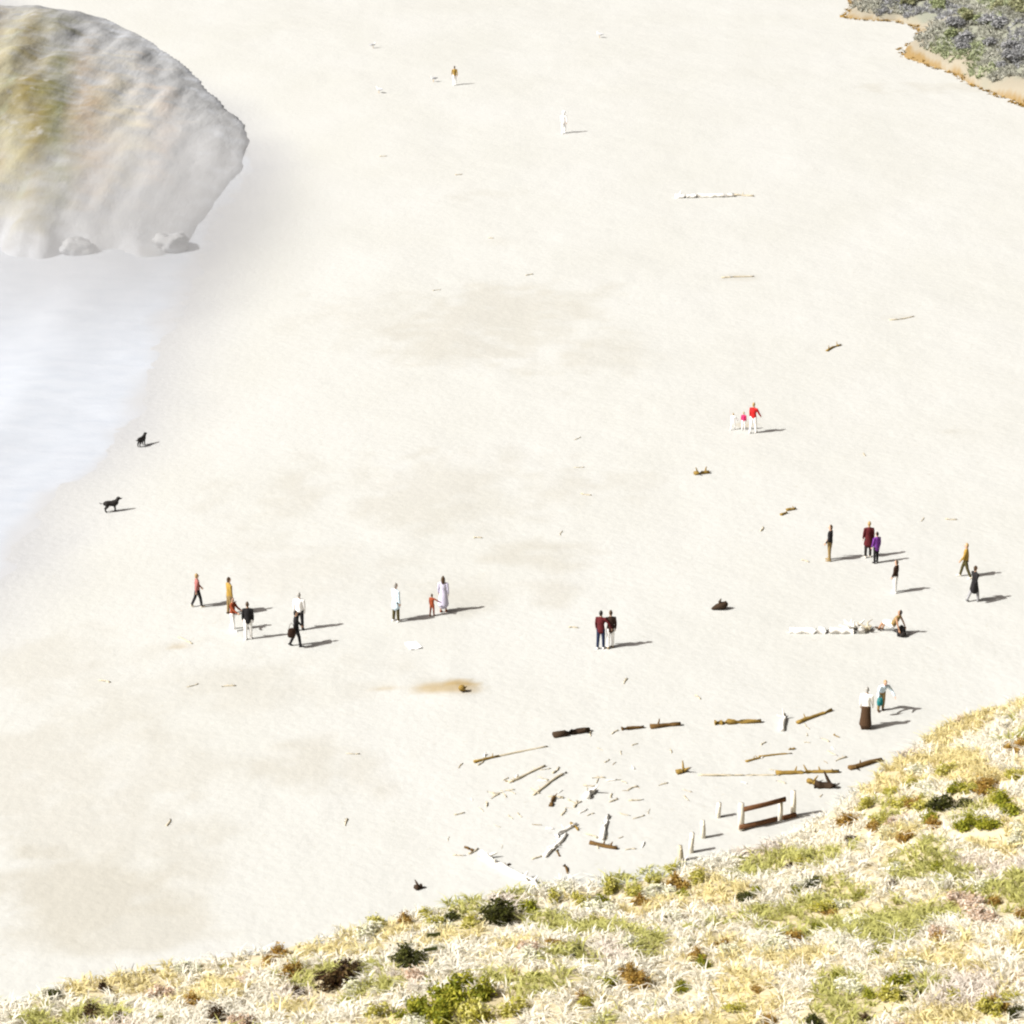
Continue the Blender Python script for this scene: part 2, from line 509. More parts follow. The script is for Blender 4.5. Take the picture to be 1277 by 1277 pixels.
# ---- rocky headland at the waterline
xs = np.arange(-95, -17.5, 0.42); ys = np.arange(166, 300, 0.42)
V, F = grid(xs, ys, rock_h, 'headland')
keep = (V[F][:, :, 2].max(1) > -1.2)
F = F[keep]
def rock_material():
    m, nt, b = principled('headland_rock', 0.9, 0.2)
    N = nt.nodes; L = nt.links
    geo = N.new('ShaderNodeNewGeometry')
    def noise(sc, detail=5, off=0):
        mp = N.new('ShaderNodeMapping'); mp.inputs['Scale'].default_value = sc; mp.inputs['Location'].default_value = (off, off * 2, 0)
        L.new(geo.outputs['Position'], mp.inputs['Vector'])
        n = N.new('ShaderNodeTexNoise'); n.inputs['Scale'].default_value = 1; n.inputs['Detail'].default_value = detail
        L.new(mp.outputs[0], n.inputs['Vector']); return n.outputs['Fac']
    def rng_(src, lo, hi):
        r = N.new('ShaderNodeMapRange'); r.inputs['From Min'].default_value = lo; r.inputs['From Max'].default_value = hi
        L.new(src, r.inputs['Value']); return r.outputs[0]
    def mix(fac, a, bb):
        q = N.new('ShaderNodeMix'); q.data_type = 'RGBA'; L.new(fac, q.inputs[0])
        for s, c in ((6, a), (7, bb)):
            if isinstance(c, tuple): q.inputs[s].default_value = c
            else: L.new(c, q.inputs[s])
        return q.outputs[2]
    # upright beds of rock, each its own colour, side by side along the headland
    sp = N.new('ShaderNodeSeparateXYZ'); L.new(geo.outputs['Position'], sp.inputs[0])
    w1 = N.new('ShaderNodeMath'); w1.operation = 'MULTIPLY_ADD'; w1.inputs[1].default_value = 7.0; L.new(noise((0.20, 0.03, 0.10), 5, 7), w1.inputs[0])
    w0 = N.new('ShaderNodeMath'); w0.operation = 'MULTIPLY_ADD'; w0.inputs[1].default_value = 0.15; L.new(sp.outputs['Y'], w0.inputs[0]); L.new(sp.outputs['X'], w0.inputs[2])
    L.new(w0.outputs[0], w1.inputs[2])
    w2 = N.new('ShaderNodeMapRange'); w2.inputs['From Min'].default_value = -57 + 28.5 + 6.0; w2.inputs['From Max'].default_value = -17 + 28.5 + 6.0; L.new(w1.outputs[0], w2.inputs['Value'])
    cr = N.new('ShaderNodeValToRGB'); e = cr.color_ramp.elements
    beds = [(0.0, (.32, .30, .21)), (.22, (.26, .22, .13)), (.34, (.20, .14, .08)), (.41, (.31, .29, .20)), (.48, (.17, .14, .055)), (.54, (.15, .15, .07)), (.60, (.26, .19, .11)),
            (.66, (.42, .38, .27)), (.73, (.41, .32, .24)), (.79, (.42, .40, .35)), (.88, (.36, .365, .35)), (1.0, (.33, .33, .315))]
    e[0].position = beds[0][0]; e[0].color = beds[0][1] + (1,); e[1].position = 1.0; e[1].color = beds[-1][1] + (1,)
    for p_, c_ in beds[1:-1]:
        q_ = e.new(p_); q_.color = c_ + (1,)
    L.new(w2.outputs[0], cr.inputs[0]); c = cr.outputs[0]
    c = mix(rng_(noise((0.5, 0.05, 0.16), 6, 19), 0.60, 0.72), c, (0.27, 0.28, 0.19, 1))
    c = mix(rng_(noise((0.8, 0.25, 0.6), 7, 31), 0.58, 0.76), c, (0.33, 0.325, 0.31, 1))
    sx = N.new('ShaderNodeSeparateXYZ'); L.new(geo.outputs['Position'], sx.inputs[0])
    ad = N.new('ShaderNodeMath'); ad.operation = 'ADD'
    ml = N.new('ShaderNodeMath'); ml.operation = 'MULTIPLY'; ml.inputs[1].default_value = 3.0
    L.new(noise((0.4, 0.4, 0.4), 4, 3), ml.inputs[0]); L.new(ml.outputs[0], ad.inputs[0]); L.new(sx.outputs['Z'], ad.inputs[1])
    c = mix(rng_(ad.outputs[0], 4.6, 2.6), c, (0.27, 0.275, 0.28, 1))
    c = mix(rng_(ad.outputs[0], 2.1, 1.3), c, (0.335, 0.35, 0.375, 1))
    L.new(c, b.inputs['Base Color'])
    bp = N.new('ShaderNodeBump'); bp.inputs['Strength'].default_value = 0.6; bp.inputs['Distance'].default_value = 0.25
    L.new(noise((1.0, 0.28, 1.2), 7, 5), bp.inputs['Height']); L.new(bp.outputs[0], b.inputs['Normal'])
    return m
ROCK = rock_material()
tag(link('headland', mesh_np('headland', V, F), ROCK), kind='structure')

# ---- sea spray hanging over the surf at the headland
def spray():
    sh = Shell(); sh.ball((0, 0, 0), 1.0, 24)
    o = link('sea_spray', sh.mesh('sea_spray'), None, None, (-27.0, 180.0, 0.0))
    o.scale = (17.0, 40.0, 6.0)
    m = bpy.data.materials.new('spray_mist'); m.use_nodes = True
    nt = m.node_tree; N = nt.nodes; L = nt.links
    N.remove(N['Principled BSDF'])
    v = N.new('ShaderNodeVolumePrincipled'); v.inputs['Color'].default_value = (.96, .965, .975, 1)
    tc = N.new('ShaderNodeTexCoord')
    ln = N.new('ShaderNodeVectorMath'); ln.operation = 'LENGTH'; L.new(tc.outputs['Object'], ln.inputs[0])
    mr = N.new('ShaderNodeMapRange'); mr.interpolation_type = 'SMOOTHSTEP'
    mr.inputs['From Min'].default_value = 0.96; mr.inputs['From Max'].default_value = 0.15
    mr.inputs['To Min'].default_value = 0.0; mr.inputs['To Max'].default_value = 0.10
    L.new(ln.outputs['Value'], mr.inputs['Value']); L.new(mr.outputs[0], v.inputs['Density'])
    L.new(v.outputs[0], N['Material Output'].inputs['Volume'])
    o.data.materials.append(m)
    tag(o, 'pale mist of sea spray drifting over the headland and surf', 'spray', kind='stuff')
spray()

# ---- hillside behind the back of the beach
xs = spread(26, 66, 0.25, (19, 320)); ys = spread(175, 330, 0.5, (20, 900))
V, F = grid(xs, ys, hill_h, 'hillside')
q = hill_q(V[:, 0], V[:, 1])
keep = V[F][:, :, 2].max(1) > -0.8
n1 = fbm(V[:, 0] * .3, V[:, 1] * .12, 101, 3)
n3 = fbm(V[:, 0] * 1.3, V[:, 1] * .5, 103, 3)
t = np.clip((q + n1 * .9 + n3 * .5 - 0.05) / 0.3, 0, 1)[:, None]
t2 = np.clip((q + n1 * 3 + n3 * 1.2 - .9) / 1.5, 0, 1)[:, None]
hc = np.array([.20, .135, .055]) * (1 - t) + np.array([.24, .215, .165]) * t
hc = hc * (1 - t2) + np.array([.19, .195, .155]) * t2
link_h = link('hillside', mesh_np('hillside', V, F[keep], True, hc), attr_mat('hillside_earth', 0.95))
tag(link_h, kind='structure')

# ---- the near bluff, from its foot on the sand up to the cliff-top under the viewer
xs = spread(-34, 34, 0.4, (-150, 150)); ys = np.concatenate([np.arange(-70, 48, 1.5), np.arange(48, 128, 0.4)])
V, F = grid(xs, ys, bluff_h, 'bluff')
keep = V[F][:, :, 2].max(1) > -0.6
n1 = fbm(V[:, 0] * .25, V[:, 1] * .25, 111, 4)[:, None]
bc = np.array([.45, .39, .26]) + n1 * np.array([.06, .07, .08])
tag(link('bluff', mesh_np('bluff', V, F[keep], True, bc), attr_mat('bluff_earth', 0.95)), kind='structure')

# ================================================================== VEGETATION
def blades(pos, h, w, lean, cols, per, flat_=0.0, arch=0.35):
    """many grass blades: pos (n,3) tuft roots; returns V,F,C"""
    n = len(pos)
    P = np.repeat(pos, per, 0); H = np.repeat(h, per) * rng.uniform(.55, 1.15, n * per); Cc = np.repeat(cols, per, 0)
    Cc = Cc * rng.uniform(.82, 1.12, (n * per, 1))
    a = rng.uniform(0, 2 * np.pi, n * per); l = rng.uniform(.15, 1, n * per) * lean
    out = np.stack([np.cos(a), np.sin(a)], 1)
    base = P.copy(); base[:, :2] += out * rng.uniform(0, .09, (n * per, 1))
    mid = base.copy(); mid[:, :2] += out * (l * H * .35)[:, None]; mid[:, 2] += H * .6
    tip = base.copy(); tip[:, :2] += out * (l * H * (1 + arch))[:, None]; tip[:, 2] += H * (1 - .35 * l)
    ww = w * rng.uniform(.7, 1.3, n * per)
    b2 = rng.uniform(0, 2 * np.pi, n * per)
    s = np.stack([np.cos(b2) * ww, np.sin(b2) * ww, 0 * ww], 1)
    Vv = np.stack([base - s * .6, base + s * .6, mid + s, mid - s, tip + s * .25, tip - s * .25], 1).reshape(-1, 3)
    k = np.arange(n * per) * 6
    Fv = np.concatenate([np.stack([k, k + 1, k + 2, k + 3], 1), np.stack([k + 3, k + 2, k + 4, k + 5], 1)])
    return Vv, Fv, np.repeat(Cc, 6, 0)

def visible_bluff(n):
    """uniform random points on the part of the bluff in and around the view"""
    x = rng.uniform(-24, 30, n); y = rng.uniform(50, 112, n)
    s = foot_s(x, y)
    ok = s > 0.15
    x, y = x[ok], y[ok]
    z = bluff_h(x, y)
    P = np.stack([x, y, z], 1)
    v = P - C0
    dep = v @ FW
    u = 638.5 + FPX * (v @ RT) / dep; w = 638.5 - FPX * (v @ UP) / dep
    k = (u > -160) & (u < 1440) & (w < 1420)
    return P[k], u[k], w[k]

# shrubs that can be picked out in the photograph: kind, pixel, radius in m
SPOTS = [
    ('green', 560, 1248, 1.0), ('green', 515, 1258, .8), ('green', 600, 1240, .75), ('green', 540, 1270, .8), ('yellow', 590, 1262, .8), ('yellow', 640, 1258, .6), ('yellow', 470, 1262, .5), ('green', 575, 1222, .5),
    ('green', 1215, 1022, .55), ('green', 1235, 1028, .5), ('green', 1262, 1010, .5), ('yellow', 1150, 1005, .55), ('yellow', 1120, 1000, .55), ('yellow', 1205, 980, .5), ('yellow', 1245, 992, .5),
    ('yellow', 1080, 1000, .55), ('yellow', 1100, 1024, .5), ('ochre', 1058, 1022, .5), ('ochre', 1128, 1042, .5), ('ochre', 1165, 1026, .5), ('ochre', 1270, 930, .6), ('ochre', 1140, 1000, .45),
    ('yellow', 585, 1150, .5), ('yellow', 545, 1150, .45), ('darkgreen', 565, 1142, .4), ('green', 660, 1130, .5), ('yellow', 690, 1118, .5), ('yellow', 725, 1124, .5), ('yellow', 760, 1106, .5), ('green', 750, 1122, .45),
    ('yellow', 790, 1110, .5), ('yellow', 815, 1098, .5), ('ochre', 845, 1100, .5), ('yellow', 870, 1092, .5), ('green', 852, 1112, .35), ('ochre', 800, 1122, .45), ('yellow', 835, 1080, .35),
    ('ochre', 350, 1186, .5), ('ochre', 362, 1210, .5), ('ochre', 335, 1196, .4), ('dark', 372, 1236, .35), ('yellow', 470, 1148, .45), ('ochre', 505, 1145, .4), ('yellow', 530, 1138, .35),
    ('dark', 447, 1206, .35), ('dark', 398, 1214, .3), ('dark', 130, 1232, .38), ('dark', 115, 1262, .42), ('dark', 150, 1268, .35), ('darkgreen', 68, 1240, .36), ('ochre', 240, 1246, .4), ('dark', 272, 1268, .45), ('pink', 300, 1272, .5), ('dark', 308, 1272, .3),
    ('darkgreen', 1016, 1272, .42), ('green', 850, 1230, .4), ('darkgreen', 928, 1118, .4), ('green', 940, 1108, .35), ('yellow', 1030, 1130, .55), ('green', 1018, 1154, .32), ('ochre', 990, 1168, .5), ('ochre', 870, 1190, .4), ('ochre', 900, 1178, .4), ('green', 880, 1200, .4),
    ('green', 1122, 1222, .5), ('yellow', 1112, 1240, .5), ('darkgreen', 1124, 1240, .25), ('darkgreen', 1142, 1236, .22), ('green', 1088, 1238, .35), ('darkgreen', 1266, 1264, .35), ('yellow', 1258, 1242, .4), ('ochre', 1244, 1252, .4), ('yellow', 1232, 1256, .5),
    ('green', 1190, 985, .5), ('green', 1160, 1018, .45), ('yellow', 1180, 960, .5), ('yellow', 1140, 975, .45), ('green', 1255, 1000, .5), ('yellow', 1110, 985, .5), ('ochre', 1090, 1030, .45), ('green', 1200, 1030, .45), ('yellow', 1265, 965, .5), ('darkgreen', 1205, 1000, .35),
    ('pink', 1215, 1130, .6), ('pink', 1232, 1142, .55), ('pink', 1200, 1118, .5), ('ochre', 1240, 1122, .4), ('ochre', 1275, 1138, .4), ('green', 1168, 1080, .4), ('ochre', 1172, 1170, .35), ('pink', 1170, 1160, .5),
    ('ochre', 795, 1222, .5), ('ochre', 785, 1212, .45), ('ochre', 640, 1210, .25), ('darkgreen', 722, 1184, .35), ('ochre', 690, 1172, .3), ('yellow', 730, 1250, .4), ('ochre', 725, 1240, .35), ('green', 760, 1222, .35), ('yellow', 1000, 1072, .35), ('darkgreen', 1010, 1066, .22), ('dark', 985, 1076, .22), ('darkgreen', 1020, 1094, .25), ('green', 995, 1108, .3),
    ('dark', 1112, 1098, .2), ('green', 1070, 1114, .25), ('green', 1092, 1186, .32), ('dark', 1076, 1268, .25), ('ochre', 960, 1270, .35), ('ochre', 1268, 1222, .25), ('green', 1042, 1218, .3), ('ochre', 945, 1232, .3), ('yellow', 920, 1256, .5), ('pink', 660, 1180, .5), ('pink', 520, 1215, .5), ('pink', 200, 1238, .5),
]
UNIQUE = [
    ('dark', 420, 1222, .85, 'largest dark brown dead shrub, standing in the pale grass of the bluff'),
    ('darkgreen', 508, 1196, .72, 'dark green and brown shrub beside the two weathered boards'),
    ('darkgreen', 625, 1142, .85, 'dark green dense shrub at the bluff foot below the white twisted log'),
    ('darkgreen', 1178, 1002, .78, 'dark green shrub on the crest of the bluff by the rust-brown branches'),
    ('ochre', 1232, 978, .6, 'rust-brown dead shrub on the crest of the bluff'),
]
SPOTS = [(k, hit(px, py + 6, bluff_h), r * 1.55) for k, px, py, r in SPOTS]
UNIQUE = [(k, hit(px, py + 8, bluff_h), r * 1.6, l) for k, px, py, r, l in UNIQUE]
CREAM = np.array([.80, .77, .67]); SAGE = np.array([.60, .60, .42]); YGRN = np.array([.42, .41, .07]); OCH = np.array([.42, .29, .07]); PINKISH = np.array([.72, .66, .58])
P, u, w = visible_bluff(90000)
kn = fbm(P[:, 0] * .33, P[:, 1] * .24, 121, 3); kn2 = fbm(P[:, 0] * .42, P[:, 1] * .34, 131, 4)
dens = rng.uniform(0, 1, len(P)) < np.clip(.70 + kn * 1.1, .42, 1)
for q_ in SPOTS + UNIQUE:          # the grass stays out of the bigger shrubs
    dens &= (P[:, 0] - q_[1][0]) ** 2 + ((P[:, 1] - q_[1][1] + .25 * q_[2]) * .8) ** 2 > (q_[2] * .62) ** 2
P, kn, kn2 = P[dens], kn[dens], kn2[dens]
cols = np.where((kn2 > .14)[:, None], SAGE * .25 + YGRN * .75, CREAM)
cols = np.where((kn2 < -.27)[:, None], np.array([.68, .60, .32]), cols)
cols = np.where(((kn > .3) & (kn2 < .1))[:, None], PINKISH, cols)
Vb, Fb, Cb = blades(P, rng.uniform(.16, .42, len(P)), .027, 1.5, cols, 7)
tag(link('dry_grass', mesh_np('dry_grass', Vb, Fb, False, Cb), attr_mat('grass_blade', .8, .42)),
    'pale dry grass covering the near bluff slope', 'grass', kind='stuff')

def leaf_mesh(name, n, rx, rz, leaf, cols, gaps=0.35, seed=0, lump=7):
    """a shrub crown: leaf-sized faces in uneven clumps"""
    g = np.random.default_rng(seed)
    cl = g.normal(0, 1, (lump, 3)); cl /= np.linalg.norm(cl, axis=1)[:, None]; cl[:, 2] = np.abs(cl[:, 2])
    cl *= g.uniform(.35, .95, (lump, 1))
    which = g.integers(0, lump, n)
    p = cl[which] + g.normal(0, gaps, (n, 3)) * .62
    p[:, 2] = np.abs(p[:, 2])
    p = p * np.array([rx, rx, rz])
    d = g.normal(0, 1, (n, 3)); d[:, 2] += 1.5; d /= np.linalg.norm(d, axis=1)[:, None]
    s = np.cross(d, g.normal(0, 1, (n, 3))); s /= np.linalg.norm(s, axis=1)[:, None]
    tt = np.cross(d, s)
    L = leaf * g.uniform(.6, 1.4, (n, 1)); W = L * .45
    Vv = np.stack([p - tt * L, p + s * W + d * L * .15, p + tt * L, p - s * W + d * L * .15], 1).reshape(-1, 3)
    k = np.arange(n) * 4
    Fv = np.stack([k, k + 1, k + 2, k + 3], 1)
    cc = np.asarray(cols)[g.integers(0, len(cols), n)] * g.uniform(.75, 1.2, (n, 1))
    me = mesh_np(name, Vv, Fv, False, np.repeat(cc, 4, 0))
    st = Shell()
    for i in range(lump):
        a = np.array([g.uniform(-.05, .05), g.uniform(-.05, .05), -.15]); e = cl[i] * np.array([rx, rx, rz]) * .9
        st.tube([a, a * .4 + e * .45 + np.array([0, 0, .05]), e], [.022, .015, .006], seg=5)
    return me, st.mesh(name + '_stems')

LEAF = attr_mat('shrub_leaf', .7, .35)
BARK = mat('shrub_bark', (.16, .11, .07), .95)
KIND = {
    'green': dict(cols=[(.26, .27, .02), (.36, .34, .04), (.15, .17, .015)]),
    'yellow': dict(cols=[(.44, .40, .07), (.54, .50, .18), (.33, .31, .04)]),
    'sage': dict(cols=[(.72, .70, .57), (.76, .74, .65), (.60, .60, .40)]),
    'ochre': dict(cols=[(.33, .20, .035), (.42, .30, .09), (.24, .13, .025)]),
    'dark': dict(cols=[(.055, .028, .012), (.09, .05, .02), (.03, .018, .01), (.12, .08, .03)]),
    'darkgreen': dict(cols=[(.05, .055, .01), (.08, .085, .015), (.035, .035, .01)]),
    'pink': dict(cols=[(.66, .54, .44), (.70, .63, .54), (.52, .37, .25)]),
}
PROTO = {}
for i, (k, dsc) in enumerate(KIND.items()):
    PROTO[k] = [leaf_mesh('shrub_' + k, 900, .5, .5, .060, dsc['cols'], .34, 40 + i * 3 + j, 8) for j in range(3)]
SH_LABEL = {
    'green': ('bright green leafy shrub growing on the bluff slope', 'green shrubs on the bluff'),
    'yellow': ('yellow-green shrub growing in the grass of the bluff', 'yellow-green shrubs on the bluff'),
    'sage': ('pale silvery sage shrub among the dry grass of the bluff', 'pale sage shrubs on the bluff'),
    'ochre': ('ochre brown withered shrub on the bluff slope', 'withered shrubs on the bluff'),
    'dark': ('small dark brown dead shrub on the bluff slope', 'dead shrubs on the bluff'),
    'darkgreen': ('small dark green shrub on the bluff slope', 'dark green shrubs on the bluff'),
    'pink': ('pinkish dry shrub in the bluff grass', 'pinkish shrubs on the bluff'),
}
def shrub(kind, pos, size, label=None, group=True, sq=1.0):
    cr, st = random.choice(PROTO[kind])
    l, g = SH_LABEL[kind]
    e = empty('shrub', pos, random.uniform(0, 6.28), label or l, 'shrub', None if label else g)
    e.scale = (size * random.uniform(.85, 1.35), size * random.uniform(.8, 1.1), size * sq)
    link('crown', cr, LEAF, e); link('stems', st, BARK, e)
    return e

for k, p, r in SPOTS:
    shrub(k, p, r, sq=random.uniform(.9, 1.25))
for k, p, r, l in UNIQUE:
    shrub(k, p, r, l)
# fill: pale sage and yellow shrubs all over the slope
P, u, w = visible_bluff(1500)
nf = fbm(P[:, 0] * .3, P[:, 1] * .3, 141, 2)
cnt = 0
for i in range(len(P)):
    if cnt > 178: break
    if cnt % 3 == 0:
        kind = random.choice(['yellow', 'green', 'ochre', 'yellow', 'dark', 'darkgreen', 'ochre', 'green'])
        shrub(kind, P[i] - np.array([0, 0, .05]), random.uniform(.3, .62), sq=random.uniform(.6, 1.0))
    else:
        kind = 'sage' if nf[i] > -.12 else random.choice(['yellow', 'sage', 'pink', 'sage'])
        shrub(kind, P[i] - np.array([0, 0, .05]), random.uniform(.5, 1.2), sq=random.uniform(.5, .9))
    cnt += 1

# hillside scrub far behind: low leaf clumps as one mass, with single bushes on it
n = 60000
x = rng.uniform(24, 68, n); y = rng.uniform(170, 330, n)
q = hill_q(x, y) + 3 * fbm(x * .3, y * .12, 151, 3)
ok = q > 1.1
x, y = x[ok], y[ok]; z = hill_h(x, y)
k1 = fbm(x * .22, y * .08, 161, 3)
hcol = np.where((k1 > .12)[:, None], np.array([.24, .265, .16]), np.array([.28, .28, .24]))
hcol = hcol * 1.4
hcol = np.where((k1 < -.2)[:, None], np.array([.34, .345, .355]), hcol)
xr = rng.uniform(24, 68, 60000); yr = rng.uniform(170, 330, 60000)
qr = seg_dist(xr, yr, HILL); nr = fbm(xr * .5, yr * .2, 171, 2)
kr = (qr > -.35) & (qr < .15 + nr * .6)
xr, yr = xr[kr], yr[kr]
rim = np.array([.34, .21, .045]) * rng.uniform(.6, 1.25, (len(xr), 1))
x = np.concatenate([x, xr]); y = np.concatenate([y, yr]); z = np.concatenate([z, np.maximum(hill_h(xr, yr), sand_h(xr, yr))]); hcol = np.concatenate([hcol, rim])
hh = np.concatenate([rng.uniform(.25, .6, len(x) - len(xr)), rng.uniform(.12, .3, len(xr))])
Vb, Fb, Cb = blades(np.stack([x, y, z - .05], 1), hh, .06, 1.3, hcol, 6)
tag(link('hillside_scrub', mesh_np('hillside_scrub', Vb, Fb, False, Cb), LEAF), 'low grey-green scrub covering the far hillside', 'scrub', kind='stuff')
HB = [leaf_mesh('bush', 900, .5, .45, .09, c, .34, 90 + i, 9) for i, c in enumerate(
      [[(.26, .30, .15), (.31, .34, .19)], [(.33, .335, .34), (.37, .37, .38)], [(.26, .27, .15), (.34, .34, .20)]])]
HL = ['green bush on the far hillside', 'grey-blue bush on the far hillside', 'olive bush on the far hillside']
for i in range(46):
    px = random.uniform(1085, 1290); py = random.uniform(-14, 30 + (px - 1085) * .34)
    p = hit(px, py, hill_h, 150, 420)
    if hill_q(p[0:1], p[1:2])[0] < 2.5: continue
    j = 1 if (px > 1190 and py > 20 and random.random() < .7) else random.choice([0, 2])
    e = empty('bush', p, random.uniform(0, 6.28), HL[j], 'bush', ['green', 'grey-blue', 'olive'][j] + ' bushes on the far hillside')
    s = random.uniform(1.0, 2.2); e.scale = (s, s, s * .8)
    link('crown', HB[j][0], LEAF, e); link('stems', HB[j][1], BARK, e)

# ================================================================== BOULDERS
def boulder(px, py, r, label, seed, group=None):
    g = np.random.default_rng(seed)
    s = Shell(); s.ball((0, 0, 0), 1.0, 18)
    V = np.array(s.v)
    import bmesh
    me = s.mesh('boulder'); bm = bmesh.new(); bm.from_mesh(me)
    bmesh.ops.subdivide_edges(bm, edges=bm.edges, cuts=2, use_grid_fill=True)
    planes = g.normal(0, 1, (9, 3)); planes /= np.linalg.norm(planes, axis=1)[:, None]
    for v in bm.verts:
        p = np.array(v.co); p = p / np.linalg.norm(p)
        for nrm in planes:
            dd = p @ nrm
            if dd > .80: p = p - nrm * (dd - .80)
        k = 1 + .34 * float(fbm(np.array([p[0] * 2 + seed]), np.array([p[1] * 2 + p[2] * 3]), 5, 3)[0])
        v.co = Vector(p * k * np.array([r[0], r[1], r[2]]))
    bm.to_mesh(me); bm.free()
    me.polygons.foreach_set('use_smooth', np.ones(len(me.polygons), bool))
    x, y = flat(px, py)
    return tag(link('boulder', me, ROCK, None, (x, y + r[1] * .6, r[2] * .35)), label, 'boulder', group)
boulder(212, 314, (1.35, 1.6, .85), 'grey boulder at the end of the headland beside the sand', 3)
boulder(62, 306, (1.6, 1.2, 1.0), 'wide grey boulder in the foam below the headland', 5)
boulder(95, 318, (1.3, 1.0, .8), 'low grey boulder half awash below the headland', 8)

# ================================================================== DRIFTWOOD
WOOD = {  # ochre, brown and dark also carry the logs' shaded sides as wood colour
    'white': mat('wood_bleached', (.66, .64, .60), .9, .12, 4, .4),
    'pale': mat('wood_pale', (.42, .37, .27), .9, .2, 4, .4),
    'ochre': mat('wood_ochre', (.21, .135, .03), .9, .35, 3, .5),
    'brown': mat('wood_brown', (.10, .055, .015), .9, .4, 3, .5),
    'dark': mat('wood_dark', (.035, .02, .01), .9, .4, 3, .5),
}
def log_mesh(L, r, bend=.1, stubs=1, taper=.6, name='log'):
    s = Shell()
    n = max(5, int(L / .22)); n = min(n, 16)
    pts = []; rad = []
    ph = random.uniform(0, 6)
    for i in range(n):
        t = i / (n - 1)
        pts.append((L * (t - .5), bend * L * .3 * math.sin(t * 3.0 + ph) + random.uniform(-.12, .12) * r, r * .55 + random.uniform(-.1, .1) * r))
        k = r * (1 - (1 - taper) * t) * random.uniform(.92, 1.08)
        rad.append((k, k * random.uniform(.85, 1)))
    s.tube(pts, rad, seg=9, rough=.10, flat_caps=True)
    for _ in range(stubs):
        i = random.randrange(1, n - 1)
        p = np.array(pts[i]); a = random.uniform(0, math.pi * 2)
        d = np.array([random.uniform(-.5, .5), math.cos(a), abs(math.sin(a)) * .8 + .15]) * r * random.uniform(1.6, 3.2)
        s.tube([p, p + d * .6, p + d], [r * .42, r * .3, r * .16], seg=6, rough=.08)
    return s.mesh(name)

def log(a, b, r, kind, label=None, group=None, bend=.08, stubs=1, taper=.7, name='driftwood_log', cat='log'):
    p = on_sand(*a); q = on_sand(*b)
    d = q - p; L = float(np.linalg.norm(d))
    c = (p + q) / 2
    c[2] = float(sand_h(c[0:1], c[1:2])[0])
    o = link(name, log_mesh(L, r, bend, stubs, taper, name), WOOD[kind], None, tuple(c - np.array([0, 0, r * .12])))
    o.rotation_euler = (0, -math.asin(max(-1, min(1, d[2] / L))), math.atan2(d[1], d[0]))
    return tag(o, label, cat, group)

log((690, 919), (735, 912), .17, 'dark', 'dark thick log, the darkest of the driftwood row', stubs=1, bend=.02)  # in this row the shade on log sides is painted as dark wood
log((775, 910), (803, 908), .10, 'brown', 'short brown log lying end to end with a slightly longer one', stubs=0)
log((811, 908), (849, 905), .12, 'brown', 'brown log between the short log and the straight ochre log', stubs=1)
log((891, 903), (949, 901), .14, 'ochre', 'straight ochre log lying level in the driftwood row', stubs=0, bend=.01)
log((995, 903), (1036, 886), .09, 'ochre', 'thin ochre log tilted beside the white stump', stubs=1)
log((591, 950), (682, 931), .055, 'pale', 'long thin pale pole at the seaward end of the driftwood', stubs=0, bend=.03)
log((591, 951), (622, 944), .07, 'ochre', 'ochre stick lying along the end of the long thin pole', stubs=1)
log((632, 975), (682, 957), .06, 'pale', 'thin pale crooked branch among the scattered driftwood', stubs=3, bend=.2)
log((660, 990), (711, 966), .06, 'pale', 'thin bent pale branch below the crooked one', stubs=1, bend=.3)
log((932, 951), (948, 944), .06, 'ochre', 'small ochre branch at the foot of an arching pale one', stubs=2, bend=.3)
log((946, 943), (988, 941), .05, 'ochre', 'slim ochre branch lying above the long forked log', stubs=0, bend=.2)
log((870, 967), (972, 967), .05, 'pale', 'very long slim pale pole ending at the forked log', stubs=0, bend=.01)
log((968, 966), (1046, 963), .11, 'ochre', 'long forked ochre log with a knob, above the rail fence', stubs=4, bend=.05)
log((1057, 958), (1101, 950), .12, 'brown', 'brown crooked log at the edge of the bluff grass', stubs=2, bend=.25)
log((1016, 981), (1042, 983), .20, 'dark', 'short dark block of wood behind the rail fence', stubs=1, bend=.0)
log((1008, 975), (1018, 980), .12, 'ochre', 'ochre knob of wood touching the short dark block', stubs=2)
log((844, 965), (855, 962), .13, 'ochre', 'small ochre lump of wood at the end of the long slim pole', stubs=2)
log((735, 1053), (770, 1058), .10, 'brown', 'brown log shape standing in for the shadow below a white upright slab', stubs=3, bend=.2)  # brown log added in place of the slab's dark shadow
log((750, 1048), (760, 1018), .10, 'white', 'white bleached slab of driftwood above its brown shadow stand-in', stubs=1)
log((602, 1066), (632, 1086), .17, 'white', 'thick white twisted trunk lying above the dark green shrub', stubs=2, bend=.2)
log((630, 1084), (662, 1104), .15, 'white', 'second white trunk length running into the bluff grass', stubs=2, bend=.2)
log((664, 1098), (678, 1128), .12, 'white', 'white slim trunk end pointing into the bluff grass', stubs=1, bend=.2)
log((685, 1070), (700, 1040), .085, 'white', 'white bleached branch in the middle of the scattered driftwood', stubs=3, bend=.3)
log((697, 1045), (716, 1028), .09, 'white', 'white bleached branch crossing the tip of another', stubs=2, bend=.3)
log((975, 912), (977, 893), .13, 'white', 'white stump standing in the driftwood row by the tilted log', stubs=2)
log((686, 1006), (691, 994), .09, 'brown', 'short brown upright splinter among the pale branches', stubs=1)
log((730, 996), (741, 986), .16, 'white', 'small white chunk of wood in the driftwood field', stubs=1)
log((518, 1109), (527, 1107), .13, 'dark', 'small dark stub alone on the sand at the bluff foot', stubs=1)
log((985, 789), (1078, 789), .19, 'white', 'big white bleached log beside the seated person', stubs=0, bend=.02, taper=.9)
log((842, 247), (915, 245), .22, 'white', 'white bleached log alone on the upper beach', stubs=1, bend=.05)
